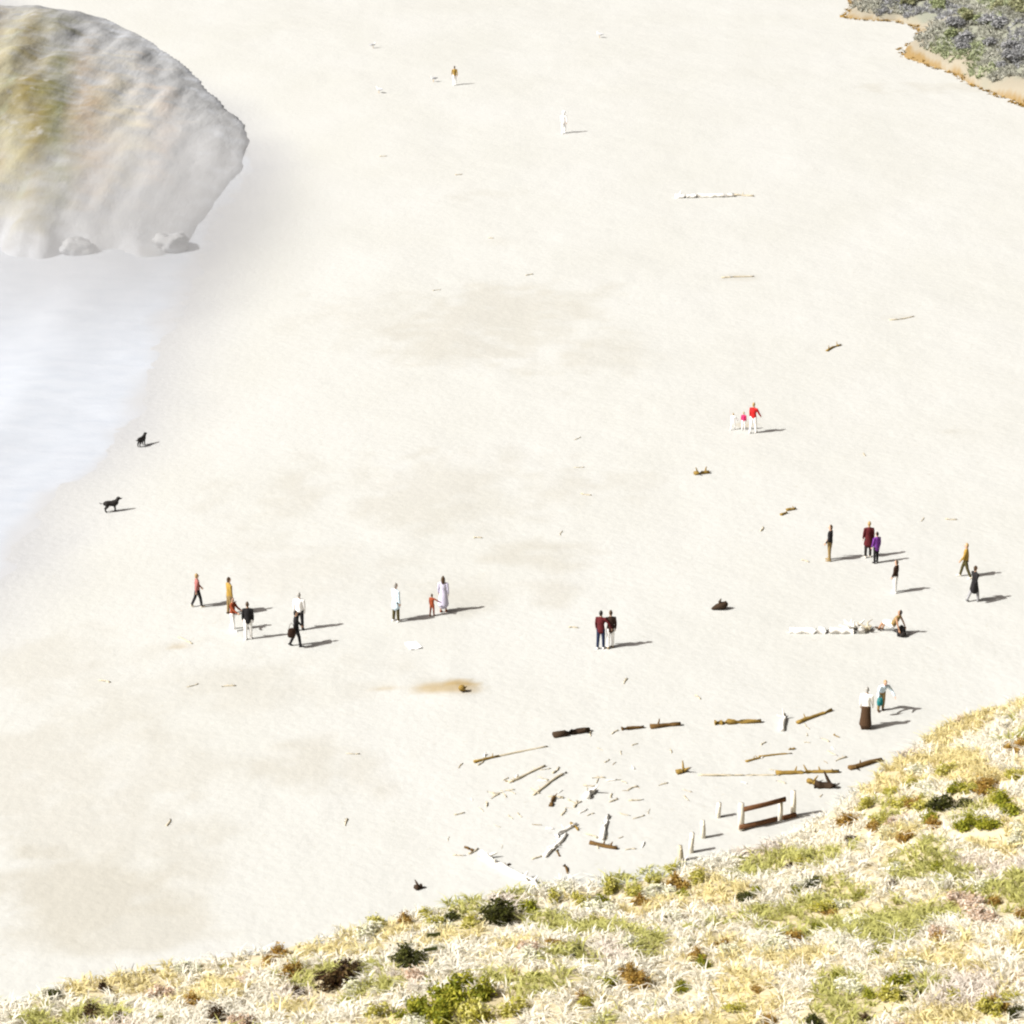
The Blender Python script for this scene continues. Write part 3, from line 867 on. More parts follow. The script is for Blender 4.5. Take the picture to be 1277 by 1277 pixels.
log((912, 244), (940, 245), .10, 'pale', 'pale branch lying at the end of the upper beach log', stubs=1, bend=.1)
log((900, 347), (940, 345), .07, 'pale', 'half buried pale branch below the upper beach log', stubs=0, bend=.1)
log((1030, 438), (1050, 431), .08, 'ochre', 'small forked ochre branch alone on the dry sand', stubs=4, bend=.3)
log((866, 592), (884, 590), .13, 'ochre', 'small ochre clump of wood on the sand below the red-topped person', stubs=3, bend=.1)
log((981, 637), (992, 635), .10, 'ochre', 'larger of two ochre chips lying close together', stubs=1)
log((974, 643), (981, 640), .08, 'ochre', 'smaller of two ochre chips lying close together', stubs=1)
log((1108, 399), (1140, 395), .06, 'pale', 'faint pale branch half buried in the upper beach', stubs=0, bend=.3)
log((222, 795), (240, 803), .05, 'pale', 'thin pale stick on the sand near the walking group', stubs=1)
log((590, 1062), (580, 1057), .07, 'brown', 'small brown stick left of the thick white trunk', stubs=0)
log((627, 1082), (636, 1078), .06, 'brown', 'brown fork of wood lying on the white trunk', stubs=1)
# root plate and tangled branches at the end of the big white log
def tangle(px, py, n, L, r, kind, label):
    p = on_sand(px, py); s = Shell()
    for i in range(n):
        a = random.uniform(0, 6.28); d = np.array([math.cos(a), math.sin(a) * .7, random.uniform(.15, 1.0)]); d /= np.linalg.norm(d)
        l = L * random.uniform(.5, 1.1)
        k = np.array([random.uniform(-.2, .2), random.uniform(-.2, .2), random.uniform(-.1, .15)]) * l
        s.tube([(0, 0, .12), d * l * .5 + k, d * l], [r, r * .6, r * .2], seg=7, rough=.1)
    s.ball((0, 0, .15), (r * 2.2, r * 1.9, r * 2.0))
    return tag(link('driftwood_root', s.mesh('driftwood_root'), WOOD[kind], None, tuple(p)), label, 'driftwood')
tangle(1066, 786, 11, .75, .10, 'white', 'white tangled root plate at the end of the big white log')
tangle(1082, 787, 8, .6, .06, 'pale', 'pale spiky branches between the root plate and the seated person')
p = on_sand(898, 760); st = Shell()
st.tube([(-.36, 0, .06), (-.15, 0, .14), (.10, .02, .20), (.24, .02, .22)], [(.06, .05), (.16, .11), (.19, .17), (.13, .15)], side=(0, 1, 0), seg=9, rough=.14)
st.tube([(.0, 0, .25), (-.02, 0, .40), (.03, 0, .52)], [.10, .06, .02], seg=7, rough=.1)
st.tube([(.15, 0, .25), (.26, 0, .38)], [.08, .03], seg=7, rough=.1)
tag(link('driftwood_stump', st.mesh('driftwood_stump'), WOOD['dark'], None, tuple(p), .15), 'dark brown stump alone on the open sand', 'driftwood')
tangle(576, 862, 4, .30, .07, 'ochre', 'ochre root stub sticking out of the damp sand mound')
# small pieces scattered between the logs
BITS = {k: [log_mesh(random.uniform(.25, .7), random.uniform(.025, .06), .3, random.choice([0, 1, 1, 2]), .6, 'driftwood_piece') for _ in range(4)] for k in ('pale', 'white', 'ochre', 'brown')}
BL = {'pale': 'small pale stick in the scattered driftwood', 'white': 'small white bleached stick in the scattered driftwood',
      'ochre': 'small ochre stick in the scattered driftwood', 'brown': 'small brown stick in the scattered driftwood'}
fixed = [(706, 1085, 'brown'), (697, 1064, 'brown'), (716, 1032, 'ochre'), (671, 1069, 'pale'), (649, 1091, 'ochre'), (664, 1102, 'ochre'), (695, 1063, 'ochre'), (635, 975, 'ochre'), (613, 990, 'pale'), (600, 1010, 'pale'), (573, 1015, 'pale'), (620, 1030, 'pale')]
spots = [(random.gauss(700, 75), random.gauss(1010, 42), random.choice(['pale', 'pale', 'white', 'pale', 'pale', 'ochre'])) for _ in range(60)]
spots += [(random.uniform(740, 1060), random.uniform(905, 1000), random.choice(['pale', 'pale', 'white', 'pale', 'ochre'])) for _ in range(26)]
for px, py, k in fixed + spots:
    p = on_sand(px, py)
    if foot_s(p[0:1], p[1:2])[0] > -0.3: continue
    o = link('driftwood_piece', random.choice(BITS[k]), WOOD[k], None, tuple(p), random.uniform(0, 6.28))
    s = random.uniform(.5, 1.05); o.scale = (s, s, s)
    tag(o, BL[k], 'driftwood', k + ' bits of scattered driftwood')
FARB = [(478, 195), (572, 218), (612, 297), (545, 362), (660, 343), (720, 547), (722, 583), (731, 617), (700, 665), (596, 671), (1078, 567), (1150, 648), (1186, 648), (440, 940), (432, 1026), (210, 1026), (130, 850), (285, 856), (240, 855), (715, 783), (950, 660), (1004, 700), (870, 870), (780, 850)]
for px, py in FARB:
    o = link('driftwood_piece', random.choice(BITS['pale']), WOOD['pale'], None, tuple(on_sand(px, py)), random.uniform(0, 6.28))
    tag(o, 'small pale stick lying alone on the open sand', 'driftwood', 'lone sticks on the open sand')

# ================================================================== RAIL FENCE AND POSTS AT THE BEACH ACCESS
def ground(x, y):
    return float(max(sand_h(np.array([x]), np.array([y]))[0], bluff_h(np.array([x]), np.array([y]))[0]))
def beach_pt(px, py):
    return hit(px, py, lambda a, b: np.maximum(sand_h(a, b), bluff_h(a, b)))
FA = beach_pt(922, 1036); FBp = beach_pt(992, 1017)
fence = empty('rail_fence', tuple(FA), 0, 'short two-rail fence with pale posts and brown rails at the bluff foot', 'fence')
POSTM = mat('fence_post_wood', (.56, .52, .44), .9, .25, 8, .3)
RAILM = mat('fence_rail_wood', (.115, .05, .02), .85, .35, 6, .3)
span = FBp - FA
for t, hgt, wd in ((0.02, 1.1, .26), (0.72, .8, .20), (0.95, 1.05, .22)):
    c = span * t; s = Shell()
    z = ground(FA[0] + c[0], FA[1] + c[1]) - FA[2]
    s.tube([(c[0], c[1], z - .3), (c[0] + .01, c[1], z + hgt * .5), (c[0] - .01, c[1], z + hgt)], [wd * .5, wd * .48, wd * .44], seg=8, rough=.05, flat_caps=True)
    link('post', s.mesh('post'), POSTM, fence)
def rail(t0, t1, z0, z1, y=-.12):
    a = span * t0; b = span * t1; s = Shell()
    s.tube([(a[0], a[1] + y, a[2] + z0), ((a[0] + b[0]) / 2, (a[1] + b[1]) / 2 + y + .01, (a[2] + b[2]) / 2 + (z0 + z1) / 2 - .015), (b[0], b[1] + y, b[2] + z1)],
           [(.06, .11)] * 3, side=(0, 1, 0), seg=8, rough=.08, flat_caps=True)
    link('rail', s.mesh('rail'), RAILM, fence)
rail(.06, .80, .88, .86); rail(0.0, .66, .18, .12, -.13); rail(.76, 1.0, .10, .08, -.12)
for i, (px, py, hh, lean) in enumerate(((895, 1020, .6, .05), (877, 1046, .7, -.04), (861, 1064, .8, .06), (850, 1074, .6, -.08))):
    p = beach_pt(px, py); s = Shell()
    s.tube([(0, 0, -.3), (lean * .5, 0, hh * .5), (lean, .02, hh)], [.10, .095, .085], seg=8, rough=.06, flat_caps=True)
    s.tube([(lean * .7, 0, hh * .72), (lean * .7 + .02, -.06, hh * .80)], [.09, .05], seg=6)
    tag(link('fence_post', s.mesh('fence_post'), POSTM if i != 3 else WOOD['pale'], None, tuple(p)),
        'pale weathered post in the row beside the beach path', 'post', 'posts beside the beach path')
# two weathered boards in the bluff shrubs
for i, (px, py) in enumerate(((541, 1176), (537, 1194))):
    p = hit(px, py, bluff_h); s = Shell(); s.box((0, 0, .3), (.46, .04, .12), R(14), .006)
    tag(link('board', s.mesh('board', False), mat('mossy_board', (.06, .07, .02), .9, .3, 9, .3), None, tuple(p)),
        ['upper dark mossy board standing in the bluff grass', 'lower dark mossy board standing in the bluff grass'][i], 'board')

# ================================================================== PEOPLE
SKIN = {'light': mat('skin_light', (.48, .30, .21), .6, .08, 10), 'tan': mat('skin_tan', (.34, .19, .11), .6, .08, 10)}
def cloth(name, c):
    return mat('cloth_' + name, c, .9, .12, 14, .25)
CL = {k: cloth(k, v) for k, v in dict(
    black=(.012, .011, .012), charcoal=(.022, .018, .016), brown=(.05, .026, .012), darkbrown=(.03, .014, .008), maroon=(.075, .008, .010), rust=(.22, .045, .015),
    navy=(.012, .02, .05), white=(.80, .79, .78), cream=(.62, .57, .48), paleblue=(.50, .60, .68), teal=(.01, .16, .17), purple=(.13, .03, .21), lavender=(.46, .44, .55),
    pink=(.55, .03, .12), red=(.42, .012, .012), ochre=(.30, .19, .04), olive=(.06, .05, .015), dusky=(.28, .10, .09), grey=(.25, .25, .26), khaki=(.22, .15, .06)).items()}
HAIR = {'black': mat('hair_black', (.012, .009, .007), .6, .2, 30, .3), 'brown': mat('hair_brown', (.05, .028, .012), .6, .2, 30, .3),
        'blond': mat('hair_blond', (.30, .20, .08), .6, .2, 30, .3), 'grey': mat('hair_grey', (.30, .29, .27), .6, .2, 30, .3)}
EYE = mat('eye_dark', (.02, .015, .012), .3); LIP = mat('lip', (.30, .10, .09), .5)

def vdir(pitch, abd=0.0, side=1):
    p, a = R(pitch), R(abd)
    return np.array([side * math.sin(a), -math.sin(p) * math.cos(a), -math.cos(p) * math.cos(a)])

def person(px, py, heading, label, group=None, h=1.70, top='black', bottom='black', style='trousers', hair='brown', long_hair=False, shoes='black', skin='light',
           legs=((8, 4), (-10, -16)), arms=((-12, 8, 10), (14, 8, 14)), lean=0.0, sleeves='long', hem=0.0, hat=None, bare=False, yaw=0.0, nod=0.0, pos=None):
    """legs: (thigh pitch, shin pitch) left,right.  arms: (pitch, abduction, elbow bend) left,right.  heading 0 = towards the viewer"""
    k = h / 1.70
    u = np.array([0, -math.sin(R(lean)), math.cos(R(lean))])
    f = np.array([0, -math.cos(R(lean)), -math.sin(R(lean))])
    X = np.array([1.0, 0, 0])
    Pv = np.array([0, 0, 0.0])
    J = {}
    for i, s in enumerate((-1, 1)):
        hip = Pv + X * s * .088 + np.array([0, 0, -.03])
        kn = hip + vdir(legs[i][0], 3, s) * .425
        an = kn + vdir(legs[i][1], 1, s) * .415
        J['leg', i] = (hip, kn, an)
        sh = Pv + u * .475 + X * s * .178
        p, ab, bend = arms[i]
        el = sh + vdir(p, ab, s) * .285
        wr = el + vdir(p + bend, ab * .6 - 4, s) * .25
        J['arm', i] = (sh, el, wr)
    low = min(min(J['leg', i][2][2] for i in (0, 1)) - .075, -.13)
    sh_z = -low
    def S(p):
        return (np.array(p) + np.array([0, 0, sh_z])) * k
    nk = Pv + u * .53; lu = R(lean * .5 + nod)
    hu = np.array([0, -math.sin(lu), math.cos(lu)]); hf = np.array([0, -math.cos(lu), -math.sin(lu)])
    yw = R(yaw); hx = X * math.cos(yw) + hf * math.sin(yw); hf = hf * math.cos(yw) - X * math.sin(yw)
    hc = nk + hu * .175
    female = long_hair
    # ---- body, one continuous skin
    b = Shell()
    w = .93 if female else 1.0
    b.tube([S(Pv + u * t) for t in (-.06, .06, .18, .32, .44, .50)],
           [tuple(k * r for r in q) for q in ((.145, .105), (.155, .11), (.128 * w, .095), (.150 * w, .108), (.150 * w, .095), (.085, .07))], seg=14)
    b.tube([S(nk - u * .04), S(nk + hu * .09)], [.056 * k, .052 * k], seg=10)
    b.tube([S(hc + hu * t + hf * o) for t, o in ((-.10, .035), (-.065, .022), (-.01, .008), (.05, 0), (.09, -.008))],
           [tuple(k * r for r in q) for q in ((.036, .034), (.058, .066), (.070, .088), (.071, .090), (.052, .066))], side=hx, seg=14)
    b.tube([S(hc + hf * .088 + hu * .015), S(hc + hf * .108 - hu * .022)], [.010 * k, .017 * k], seg=6)
    for s in (-1, 1):
        b.tube([S(hc + hx * s * .070 + hu * .02 - hf * .005), S(hc + hx * s * .076 - hu * .03 - hf * .002)], [(.012 * k, .022 * k), (.009 * k, .013 * k)], seg=6)
    for i, s in enumerate((-1, 1)):
        hip, kn, an = J['leg', i]
        b.tube([S(hip), S(hip * .6 + kn * .4), S(kn), S(kn * .65 + an * .35), S(an)], [.088 * k, .076 * k, .054 * k, .056 * k, .036 * k], seg=10)
        sd = (kn - an); sd /= np.linalg.norm(sd)
        ft = np.array([0, -1.0, 0]) - sd * np.dot(np.array([0, -1.0, 0]), sd)
        ft = ft / (np.linalg.norm(ft) + 1e-6) * .75 + np.array([0, -.25, -.12]) if abs(sd[2]) > .5 else np.array([0, -.45, .8])
        ft /= np.linalg.norm(ft)
        J['foot', i] = (an - ft * .045 - sd * .035, an + ft * .06 - sd * .035, an + ft * .165 - sd * .045)
        b.tube([S(q) for q in J['foot', i]], [tuple(k * r for r in q) for q in ((.033, .03), (.04, .032), (.042, .02))], seg=8)
        shd, el, wr = J['arm', i]
        b.tube([S(shd - X * s * .05), S(shd), S(shd * .5 + el * .5), S(el), S(el * .6 + wr * .4), S(wr)], [.055 * k, .056 * k, .047 * k, .039 * k, .039 * k, .026 * k], seg=10)
        fd = wr - el; fd /= np.linalg.norm(fd)
        nrm = X * -s; nrm = nrm - fd * np.dot(nrm, fd); nrm /= np.linalg.norm(nrm) + 1e-6      # palm towards the body
        acr = np.cross(fd, nrm)
        if acr[1] > 0: acr = -acr                                                              # towards the thumb side (forward)
        b.tube([S(wr - fd * .01), S(wr + fd * .045), S(wr + fd * .09)], [tuple(k * r for r in q) for q in ((.026, .019), (.042, .018), (.043, .016))], side=acr, seg=8)
        for o, ln, cu in ((.032, .068, 14), (.011, .078, 18), (-.011, .072, 22), (-.031, .056, 28)):
            r0 = wr + fd * .085 + acr * o
            d1 = fd * math.cos(R(cu)) + nrm * math.sin(R(cu)) + acr * o * 1.6; d2 = fd * math.cos(R(cu * 2.6)) + nrm * math.sin(R(cu * 2.6)) + acr * o * 1.6
            b.tube([S(r0 - fd * .015), S(r0 + d1 * ln * .5), S(r0 + d1 * ln * .5 + d2 * ln * .5)], [.0105 * k, .0098 * k, .0088 * k], seg=6)
        t0 = wr + fd * .03 + acr * .030; td = fd * .62 + acr * .62 + nrm * .35
        b.tube([S(t0), S(t0 + td * .035), S(t0 + td * .035 + (fd * .85 + acr * .2 + nrm * .3) * .035)], [.015 * k, .0125 * k, .010 * k], seg=6)
    root = pos if pos is not None else on_sand(px, py)
    e = empty('person', tuple(root), R(heading), label, 'person', group)
    body = link('body', b.fused('body', .0092, .32, 1), SKIN[skin], e)
    for s in (-1, 1):
        q = Shell(); q.ball(S(hc + hf * .080 + hx * s * .030 + hu * .018), .011 * k, 8); link('eye', q.mesh('eye'), EYE, body)
    q = Shell(); q.tube([S(hc + hf * .082 - hx * .02 - hu * .052), S(hc + hf * .092 - hu * .052), S(hc + hf * .082 + hx * .02 - hu * .052)], [.005 * k, .007 * k, .005 * k], seg=6)
    link('mouth', q.mesh('mouth'), LIP, body)
    # ---- hair
    q = Shell()
    q.tube([S(hc + hu * t + hf * o) for t, o in ((-.06, -.045), (0, -.030), (.05, -.012), (.092, -.012))],
           [tuple(k * r for r in z) for z in ((.060, .05), (.079, .072), (.080, .092), (.058, .068))], side=hx, seg=12)
    if long_hair:
        q.tube([S(hc - hf * .06 + hu * .03), S(hc - hf * .085 - hu * .10), S(hc - hf * .085 - hu * .24)], [tuple(k * r for r in z) for z in ((.075, .045), (.085, .04), (.06, .025))], side=hx, seg=10)
        for s in (-1, 1):
            q.tube([S(hc + hx * s * .068 + hu * .03), S(hc + hx * s * .08 - hu * .07 - hf * .02), S(hc + hx * s * .075 - hu * .17 - hf * .02)], [.022 * k, .024 * k, .012 * k], seg=6)
    link('hair', q.fused('hair', .012, .5, 2), HAIR[hair], e)
    if hat:
        q = Shell()
        q.tube([S(hc + hu * .055), S(hc + hu * .10), S(hc + hu * .135)], [(.086 * k, .10 * k), (.082 * k, .095 * k), (.055 * k, .06 * k)], side=hx, seg=12)
        q.tube([S(hc + hu * .05), S(hc + hu * .062)], [(.15 * k, .165 * k), (.145 * k, .16 * k)], side=hx, seg=14)
        link('hat', q.fused('hat', .011, .5, 1), CL[hat], e)
    # ---- top
    g = .020
    q = Shell()
    tt = [-.04 - hem * .5, .06, .18, .32, .44, .515]
    rr = [(.165 + hem * .12, .125 + hem * .12), (.170, .126), (.150 * w, .114), (.170 * w, .126), (.168 * w, .112), (.088, .078)]
    q.tube([S(Pv + u * t) for t in tt], [tuple(k * r for r in z) for z in rr], seg=14)
    for i, s in enumerate((-1, 1)):
        shd, el, wr = J['arm', i]
        if sleeves == 'long':
            q.tube([S(shd - X * s * .06), S(shd), S(shd * .5 + el * .5), S(el), S(el * .45 + wr * .55), S(el * .06 + wr * .94)], [.072 * k, .075 * k, .066 * k, .056 * k, .052 * k, .042 * k], seg=10)
        elif sleeves == 'short':
            q.tube([S(shd - X * s * .06), S(shd), S(shd * .45 + el * .55)], [.070 * k, .073 * k, .066 * k], seg=10)
        else:
            q.tube([S(shd - X * s * .08), S(shd - X * s * .02)], [.06 * k, .066 * k], seg=10)
    nm = 'coat' if hem > .3 else 'shirt'
    link(nm, q.fused(nm, .014, .45, 3), CL[top], e)
    # ---- bottom
    q = Shell()
    if style == 'skirt':
        kz = min(.62, .60)
        mk = (J['leg', 0][1] + J['leg', 1][1]) / 2
        q.tube([S(Pv + u * .09), S(Pv + np.array([0, 0, -.02])), S(Pv * .5 + mk * .5), S(mk + np.array([0, 0, -.12]))], [tuple(k * r for r in z) for z in ((.150, .115), (.180, .145), (.215, .185), (.26, .23))], seg=16)
        link('skirt', q.fused('skirt', .016, .5, 3), CL[bottom], e)
    elif style == 'long_skirt':
        ma = (J['leg', 0][2] + J['leg', 1][2]) / 2
        q.tube([S(Pv + u * .09), S(Pv + np.array([0, 0, -.02])), S(Pv * .5 + ma * .5), S(ma + np.array([0, 0, .10]))], [tuple(k * r for r in z) for z in ((.150, .115), (.180, .145), (.21, .185), (.25, .22))], seg=16)
        link('skirt', q.fused('skirt', .016, .5, 3), CL[bottom], e)
    elif style in ('trousers', 'shorts'):
        q.tube([S(Pv + u * .10), S(Pv), S(Pv + np.array([0, 0, -.07]))], [tuple(k * r for r in z) for z in ((.150, .116), (.168, .125), (.150, .115))], seg=14)
        for i in (0, 1):
            hip, kn, an = J['leg', i]
            if style == 'shorts':
                q.tube([S(hip), S(hip * .5 + kn * .5), S(hip * .1 + kn * .9)], [.108 * k, .098 * k, .09 * k], seg=10)
            else:
                q.tube([S(hip), S(hip * .55 + kn * .45), S(kn), S(kn * .6 + an * .4), S(kn * .06 + an * .94)], [.108 * k, .094 * k, .074 * k, .070 * k, .060 * k], seg=10)
        link(style, q.fused(style, .014, .45, 3), CL[bottom], e)
    if not bare:
        for i in (0, 1):
            q = Shell(); a, m_, c = J['foot', i]
            q.tube([S(a), S(m_), S(c)], [tuple(k * r for r in z) for z in ((.044, .042), (.050, .044), (.050, .032))], seg=10)
            q.tube([S(J['leg', i][2] * .75 + J['leg', i][1] * .25 * .0 + J['leg', i][2] * .25), S(m_ * .3 + a * .7)], [.045 * k, .044 * k], seg=8)
            link('shoe', q.mesh('shoe'), CL[shoes], e)
    e['hand_l'] = 0; del e['hand_l']
    M = Matrix.Rotation(R(heading), 3, 'Z')
    hands = [Vector(root) + M @ Vector(S(J['arm', i][2] + np.array([0, 0, -.09]))) for i in (0, 1)]
    return e, hands

def bag(p, label, col, size=(.34, .14, .32), rz=0.0, strap=.30):
    s = Shell(); w, d, hgt = size
    s.tube([(0, 0, -hgt), (0, 0, -hgt * .55), (0, 0, -.04), (0, 0, 0)], [(w * .5, d * .5), (w * .54, d * .58), (w * .46, d * .42), (w * .38, d * .25)], seg=12)
    e = empty('shoulder_bag', tuple(p), rz, label, 'bag')
    link('bag_body', s.fused('bag_body', .014, .5, 2), CL[col], e)
    t = Shell(); t.tube([(-w * .36, 0, -.03), (-w * .2, 0, strap * .7), (0, 0, strap), (w * .2, 0, strap * .7), (w * .36, 0, -.03)], [.012] * 5, side=(0, 1, 0), seg=6)
    link('strap', t.mesh('strap'), CL[col], e)
    return e

WALK = dict(legs=((16, 6), (-14, -26)), arms=((-18, 8, 12), (18, 8, 18)))
STAND = dict(legs=((3, 1), (-2, -4)), arms=((-2, 9, 12), (4, 9, 16)))
# -- the loose group walking near the water
person(247, 757, 110, 'person in dusky pink top and black trousers, nearest the water', h=1.58, top='dusky', bottom='black', hair='blond', shoes='cream', **WALK)
person(287, 766, 120, 'tall person in ochre top and cream trousers behind the white-legged pair', h=1.72, top='ochre', bottom='khaki', hair='brown', shoes='brown', **STAND)
person(291, 786, 65, 'person in rust red top and white trousers with one arm held out', h=1.52, top='rust', bottom='white', hair='brown', shoes='white', legs=((12, 4), (-10, -18)), arms=((40, 8, 20), (30, 10, 30)))
person(310, 797, 185, 'person in black jacket and wide white trousers', h=1.70, top='black', bottom='white', hair='brown', shoes='white', hem=.12, **STAND)
person(374, 786, 178, 'person in white shirt and black trousers behind the person in black', h=1.74, top='white', bottom='black', hair='grey', shoes='black', **STAND)
_, hd = person(370, 806, 100, 'person all in black walking with a bag on the arm', h=1.64, top='black', bottom='black', hair='black', hem=.15, **WALK)
bag(hd[0] + Vector((-.10, -.12, .22)), 'dark bag carried by the person all in black', 'darkbrown', (.36, .16, .36), R(20), .26)
# -- three by the middle of the beach
person(494, 775, 130, 'person in loose pale blue shirt and olive trousers', h=1.78, top='paleblue', bottom='olive', hair='grey', shoes='white', hem=.45, **STAND)
person(539, 768, 150, 'small child in rust red clothes reaching out an arm', h=1.02, top='rust', bottom='rust', hair='brown', shoes='khaki', legs=((6, 2), (-6, -10)), arms=((30, 55, 20), (0, 10, 12)))
person(553, 763, 172, 'person with long dark hair in a lavender dress beside the small child', h=1.66, top='lavender', bottom='lavender', style='skirt', hair='brown', long_hair=True, shoes='rust', skin='tan', **STAND)
# -- the couple in the middle
ca = on_sand(749, 809); 
person(749, 809, 160, 'person in maroon jacket and navy jeans, arm round a companion', h=1.72, top='maroon', bottom='navy', hair='black', shoes='white', hem=.15, legs=((4, 1), (-4, -6)), arms=((8, 40, 10), (4, 10, 16)), pos=ca)
person(761, 808, 195, 'person in dark brown jacket and white trousers beside the maroon jacket', h=1.70, top='darkbrown', bottom='white', hair='brown', shoes='khaki', hem=.15, legs=((3, 1), (-3, -5)), arms=((-4, 10, 14), (8, 34, 10)))
# -- the group on the right
person(1034, 699, 250, 'person in black jacket and khaki trousers standing apart from the pair in coats', h=1.72, top='black', bottom='khaki', hair='brown', shoes='khaki', legs=((3, 1), (-2, -4)), arms=((-4, 14, 40), (-4, 14, 40)))
person(1082, 695, 185, 'person in dark maroon coat standing behind the purple jacket', h=1.74, top='maroon', bottom='charcoal', hair='blond', shoes='cream', hem=.5, **STAND)
person(1092, 702, 210, 'person in purple jacket and black trousers', h=1.50, top='purple', bottom='black', hair='black', shoes='black', hem=.2, **STAND)
person(1116, 739, 240, 'person in dark brown top and white trousers below the purple jacket', h=1.52, top='darkbrown', bottom='white', hair='brown', shoes='white', **STAND)
person(1203, 720, 255, 'slim person in ochre top and olive trousers with legs apart', h=1.66, top='ochre', bottom='olive', hair='blond', shoes='cream', legs=((20, 12), (-16, -24)), arms=((-14, 6, 10), (16, 6, 18)))
_, hd = person(1214, 750, 120, 'person in black coat with grey leggings carrying a bag', h=1.68, top='black', bottom='grey', hair='brown', shoes='grey', hem=.62, **WALK)
bag(hd[0] + Vector((-.04, -.10, .20)), 'black bag carried by the person in black coat', 'black', (.30, .15, .34), R(30), .24)
# -- seated by the big white log
person(1113, 790, 235, 'tan person in white shorts sitting by the big white log leaning back', h=1.70, top='khaki', bottom='white', style='shorts', hair='black', shoes='brown', skin='tan', sleeves='none',
       legs=((98, 20), (104, 30)), arms=((-24, 14, 0), (-22, 14, 0)), lean=-30)
s = Shell(); pk = on_sand(1124, 793)
s.tube([(0, 0, .0), (0, .01, .18), (0, .03, .36), (0, .03, .44)], [(.20, .15), (.21, .17), (.18, .13), (.10, .07)], seg=14)
e = empty('backpack', tuple(pk), R(15), 'black backpack on the sand beside the seated person', 'backpack')
link('pack_body', s.fused('pack_body', .014, .5, 2), CL['black'], e)
s = Shell(); s.tube([(0, -.15, .05), (0, -.20, .12), (0, -.15, .22)], [(.14, .05), (.15, .06), (.12, .04)], seg=10); link('front_pocket', s.mesh('front_pocket'), CL['charcoal'], e)
for sx in (-.09, .09):
    s = Shell(); s.tube([(sx, .12, .36), (sx * 1.2, .22, .26), (sx * 1.2, .16, .08)], [(.028, .012)] * 3, seg=6); link('shoulder_strap', s.mesh('shoulder_strap'), CL['charcoal'], e)
# -- family further up the beach
person(939, 540, 150, 'person in red top and white trousers with two small children', h=1.66, top='red', bottom='white', hair='blond', shoes='white', legs=((10, 4), (-8, -14)), arms=((20, 20, 20), (6, 10, 14)))
person(927, 536, 170, 'small child in pink top and white trousers holding close to the red-topped person', h=.98, top='pink', bottom='white', hair='blond', shoes='white', **STAND)
person(914, 536, 150, 'small child all in white on the far side of the pink-topped child', h=.92, top='white', bottom='white', hair='blond', shoes='white', arms=((30, 24, 10), (8, 10, 10)), legs=((14, 6), (-12, -20)))
# -- the two by the driftwood row
person(1079, 908, 165, 'person in white shirt and long dark brown skirt by the driftwood row', h=1.76, top='white', bottom='brown', style='long_skirt', hair='grey', shoes='brown', legs=((6, 2), (-6, -12)), arms=((10, 10, 20), (4, 10, 16)))
_, hd = person(1098, 886, 12, 'person in pale blue top bending forward over a teal bag', h=1.62, top='paleblue', bottom='khaki', hair='blond', shoes='brown', lean=42, legs=((10, -4), (4, -12)), arms=((22, 24, 24), (18, 34, 20)))
bag(hd[0] + Vector((.06, -.04, .10)), 'teal bag held by the bending person', 'teal', (.26, .14, .28), R(10), .14)
# -- far up the beach
person(567, 106, 190, 'tiny far figure in ochre top and white trousers, alone up the beach', h=1.62, top='ochre', bottom='white', hair='brown', shoes='white', **WALK)
person(703, 166, 185, 'far person dressed all in white, alone on the upper beach', h=1.70, top='white', bottom='white', hair='grey', shoes='white', hat='white', **WALK)

# ================================================================== DOGS, GULLS
FUR = mat('fur_black', (.012, .010, .009), .7, .3, 20, .4)
def dog(px, py, heading, label, k=1.0, head_up=.5):
    s = Shell()
    s.tube([(-.32, 0, .50), (-.20, 0, .50), (0, 0, .48), (.18, 0, .47), (.30, 0, .52)], [(.13, .14), (.15, .16), (.145, .16), (.165, .20), (.13, .16)], side=(0, 1, 0), seg=12)
    s.tube([(.26, 0, .56), (.36, 0, .66), (.42, 0, .72)], [.13, .105, .095], seg=10)
    s.tube([(.40, 0, .74), (.47, 0, .74)], [.10, .085], seg=10)
    s.tube([(.50, 0, .72), (.60, 0, .70)], [.045, .034], seg=8)
    for y in (-1, 1):
        s.tube([(.40, y * .06, .79), (.37, y * .085, .73), (.38, y * .09, .67)], [(.03, .016), (.035, .014), (.018, .01)], seg=6)
        s.tube([(.22, y * .075, .46), (.19, y * .08, .30), (.21, y * .08, .17), (.215, y * .08, .04)], [.085, .058, .042, .036], seg=8)
        s.tube([(.21, y * .08, .03), (.26, y * .08, .022)], [.034, .028], seg=8)
        s.tube([(-.26, y * .08, .48), (-.20, y * .085, .33), (-.34, y * .085, .19), (-.32, y * .085, .04)], [.105, .075, .044, .036], seg=8)
        s.tube([(-.32, y * .085, .03), (-.27, y * .085, .022)], [.034, .028], seg=8)
    s.tube([(-.40, 0, .53), (-.54, 0, .52), (-.66, 0, .58)], [.035, .028, .014], seg=8)
    e = empty('dog', tuple(on_sand(px, py)), R(heading), label, 'dog'); e.scale = (k, k, k)
    b = link('body', s.fused('dog_body', .011, .5, 3), FUR, e)
    for y in (-1, 1):
        q = Shell(); q.ball((.505, y * .045, .765), .012, 6); link('eye', q.mesh('eye'), mat('dog_eye', (.05, .03, .015), .2), b)
    q = Shell(); q.ball((.635, 0, .712), .018, 6); link('nose', q.mesh('nose'), mat('dog_nose', (.02, .02, .02), .3), b)
dog(139, 638, 18, 'black dog standing side-on at the edge of the wet sand', .9)
dog(177, 556, 62, 'black dog trotting away towards the foam', .8)

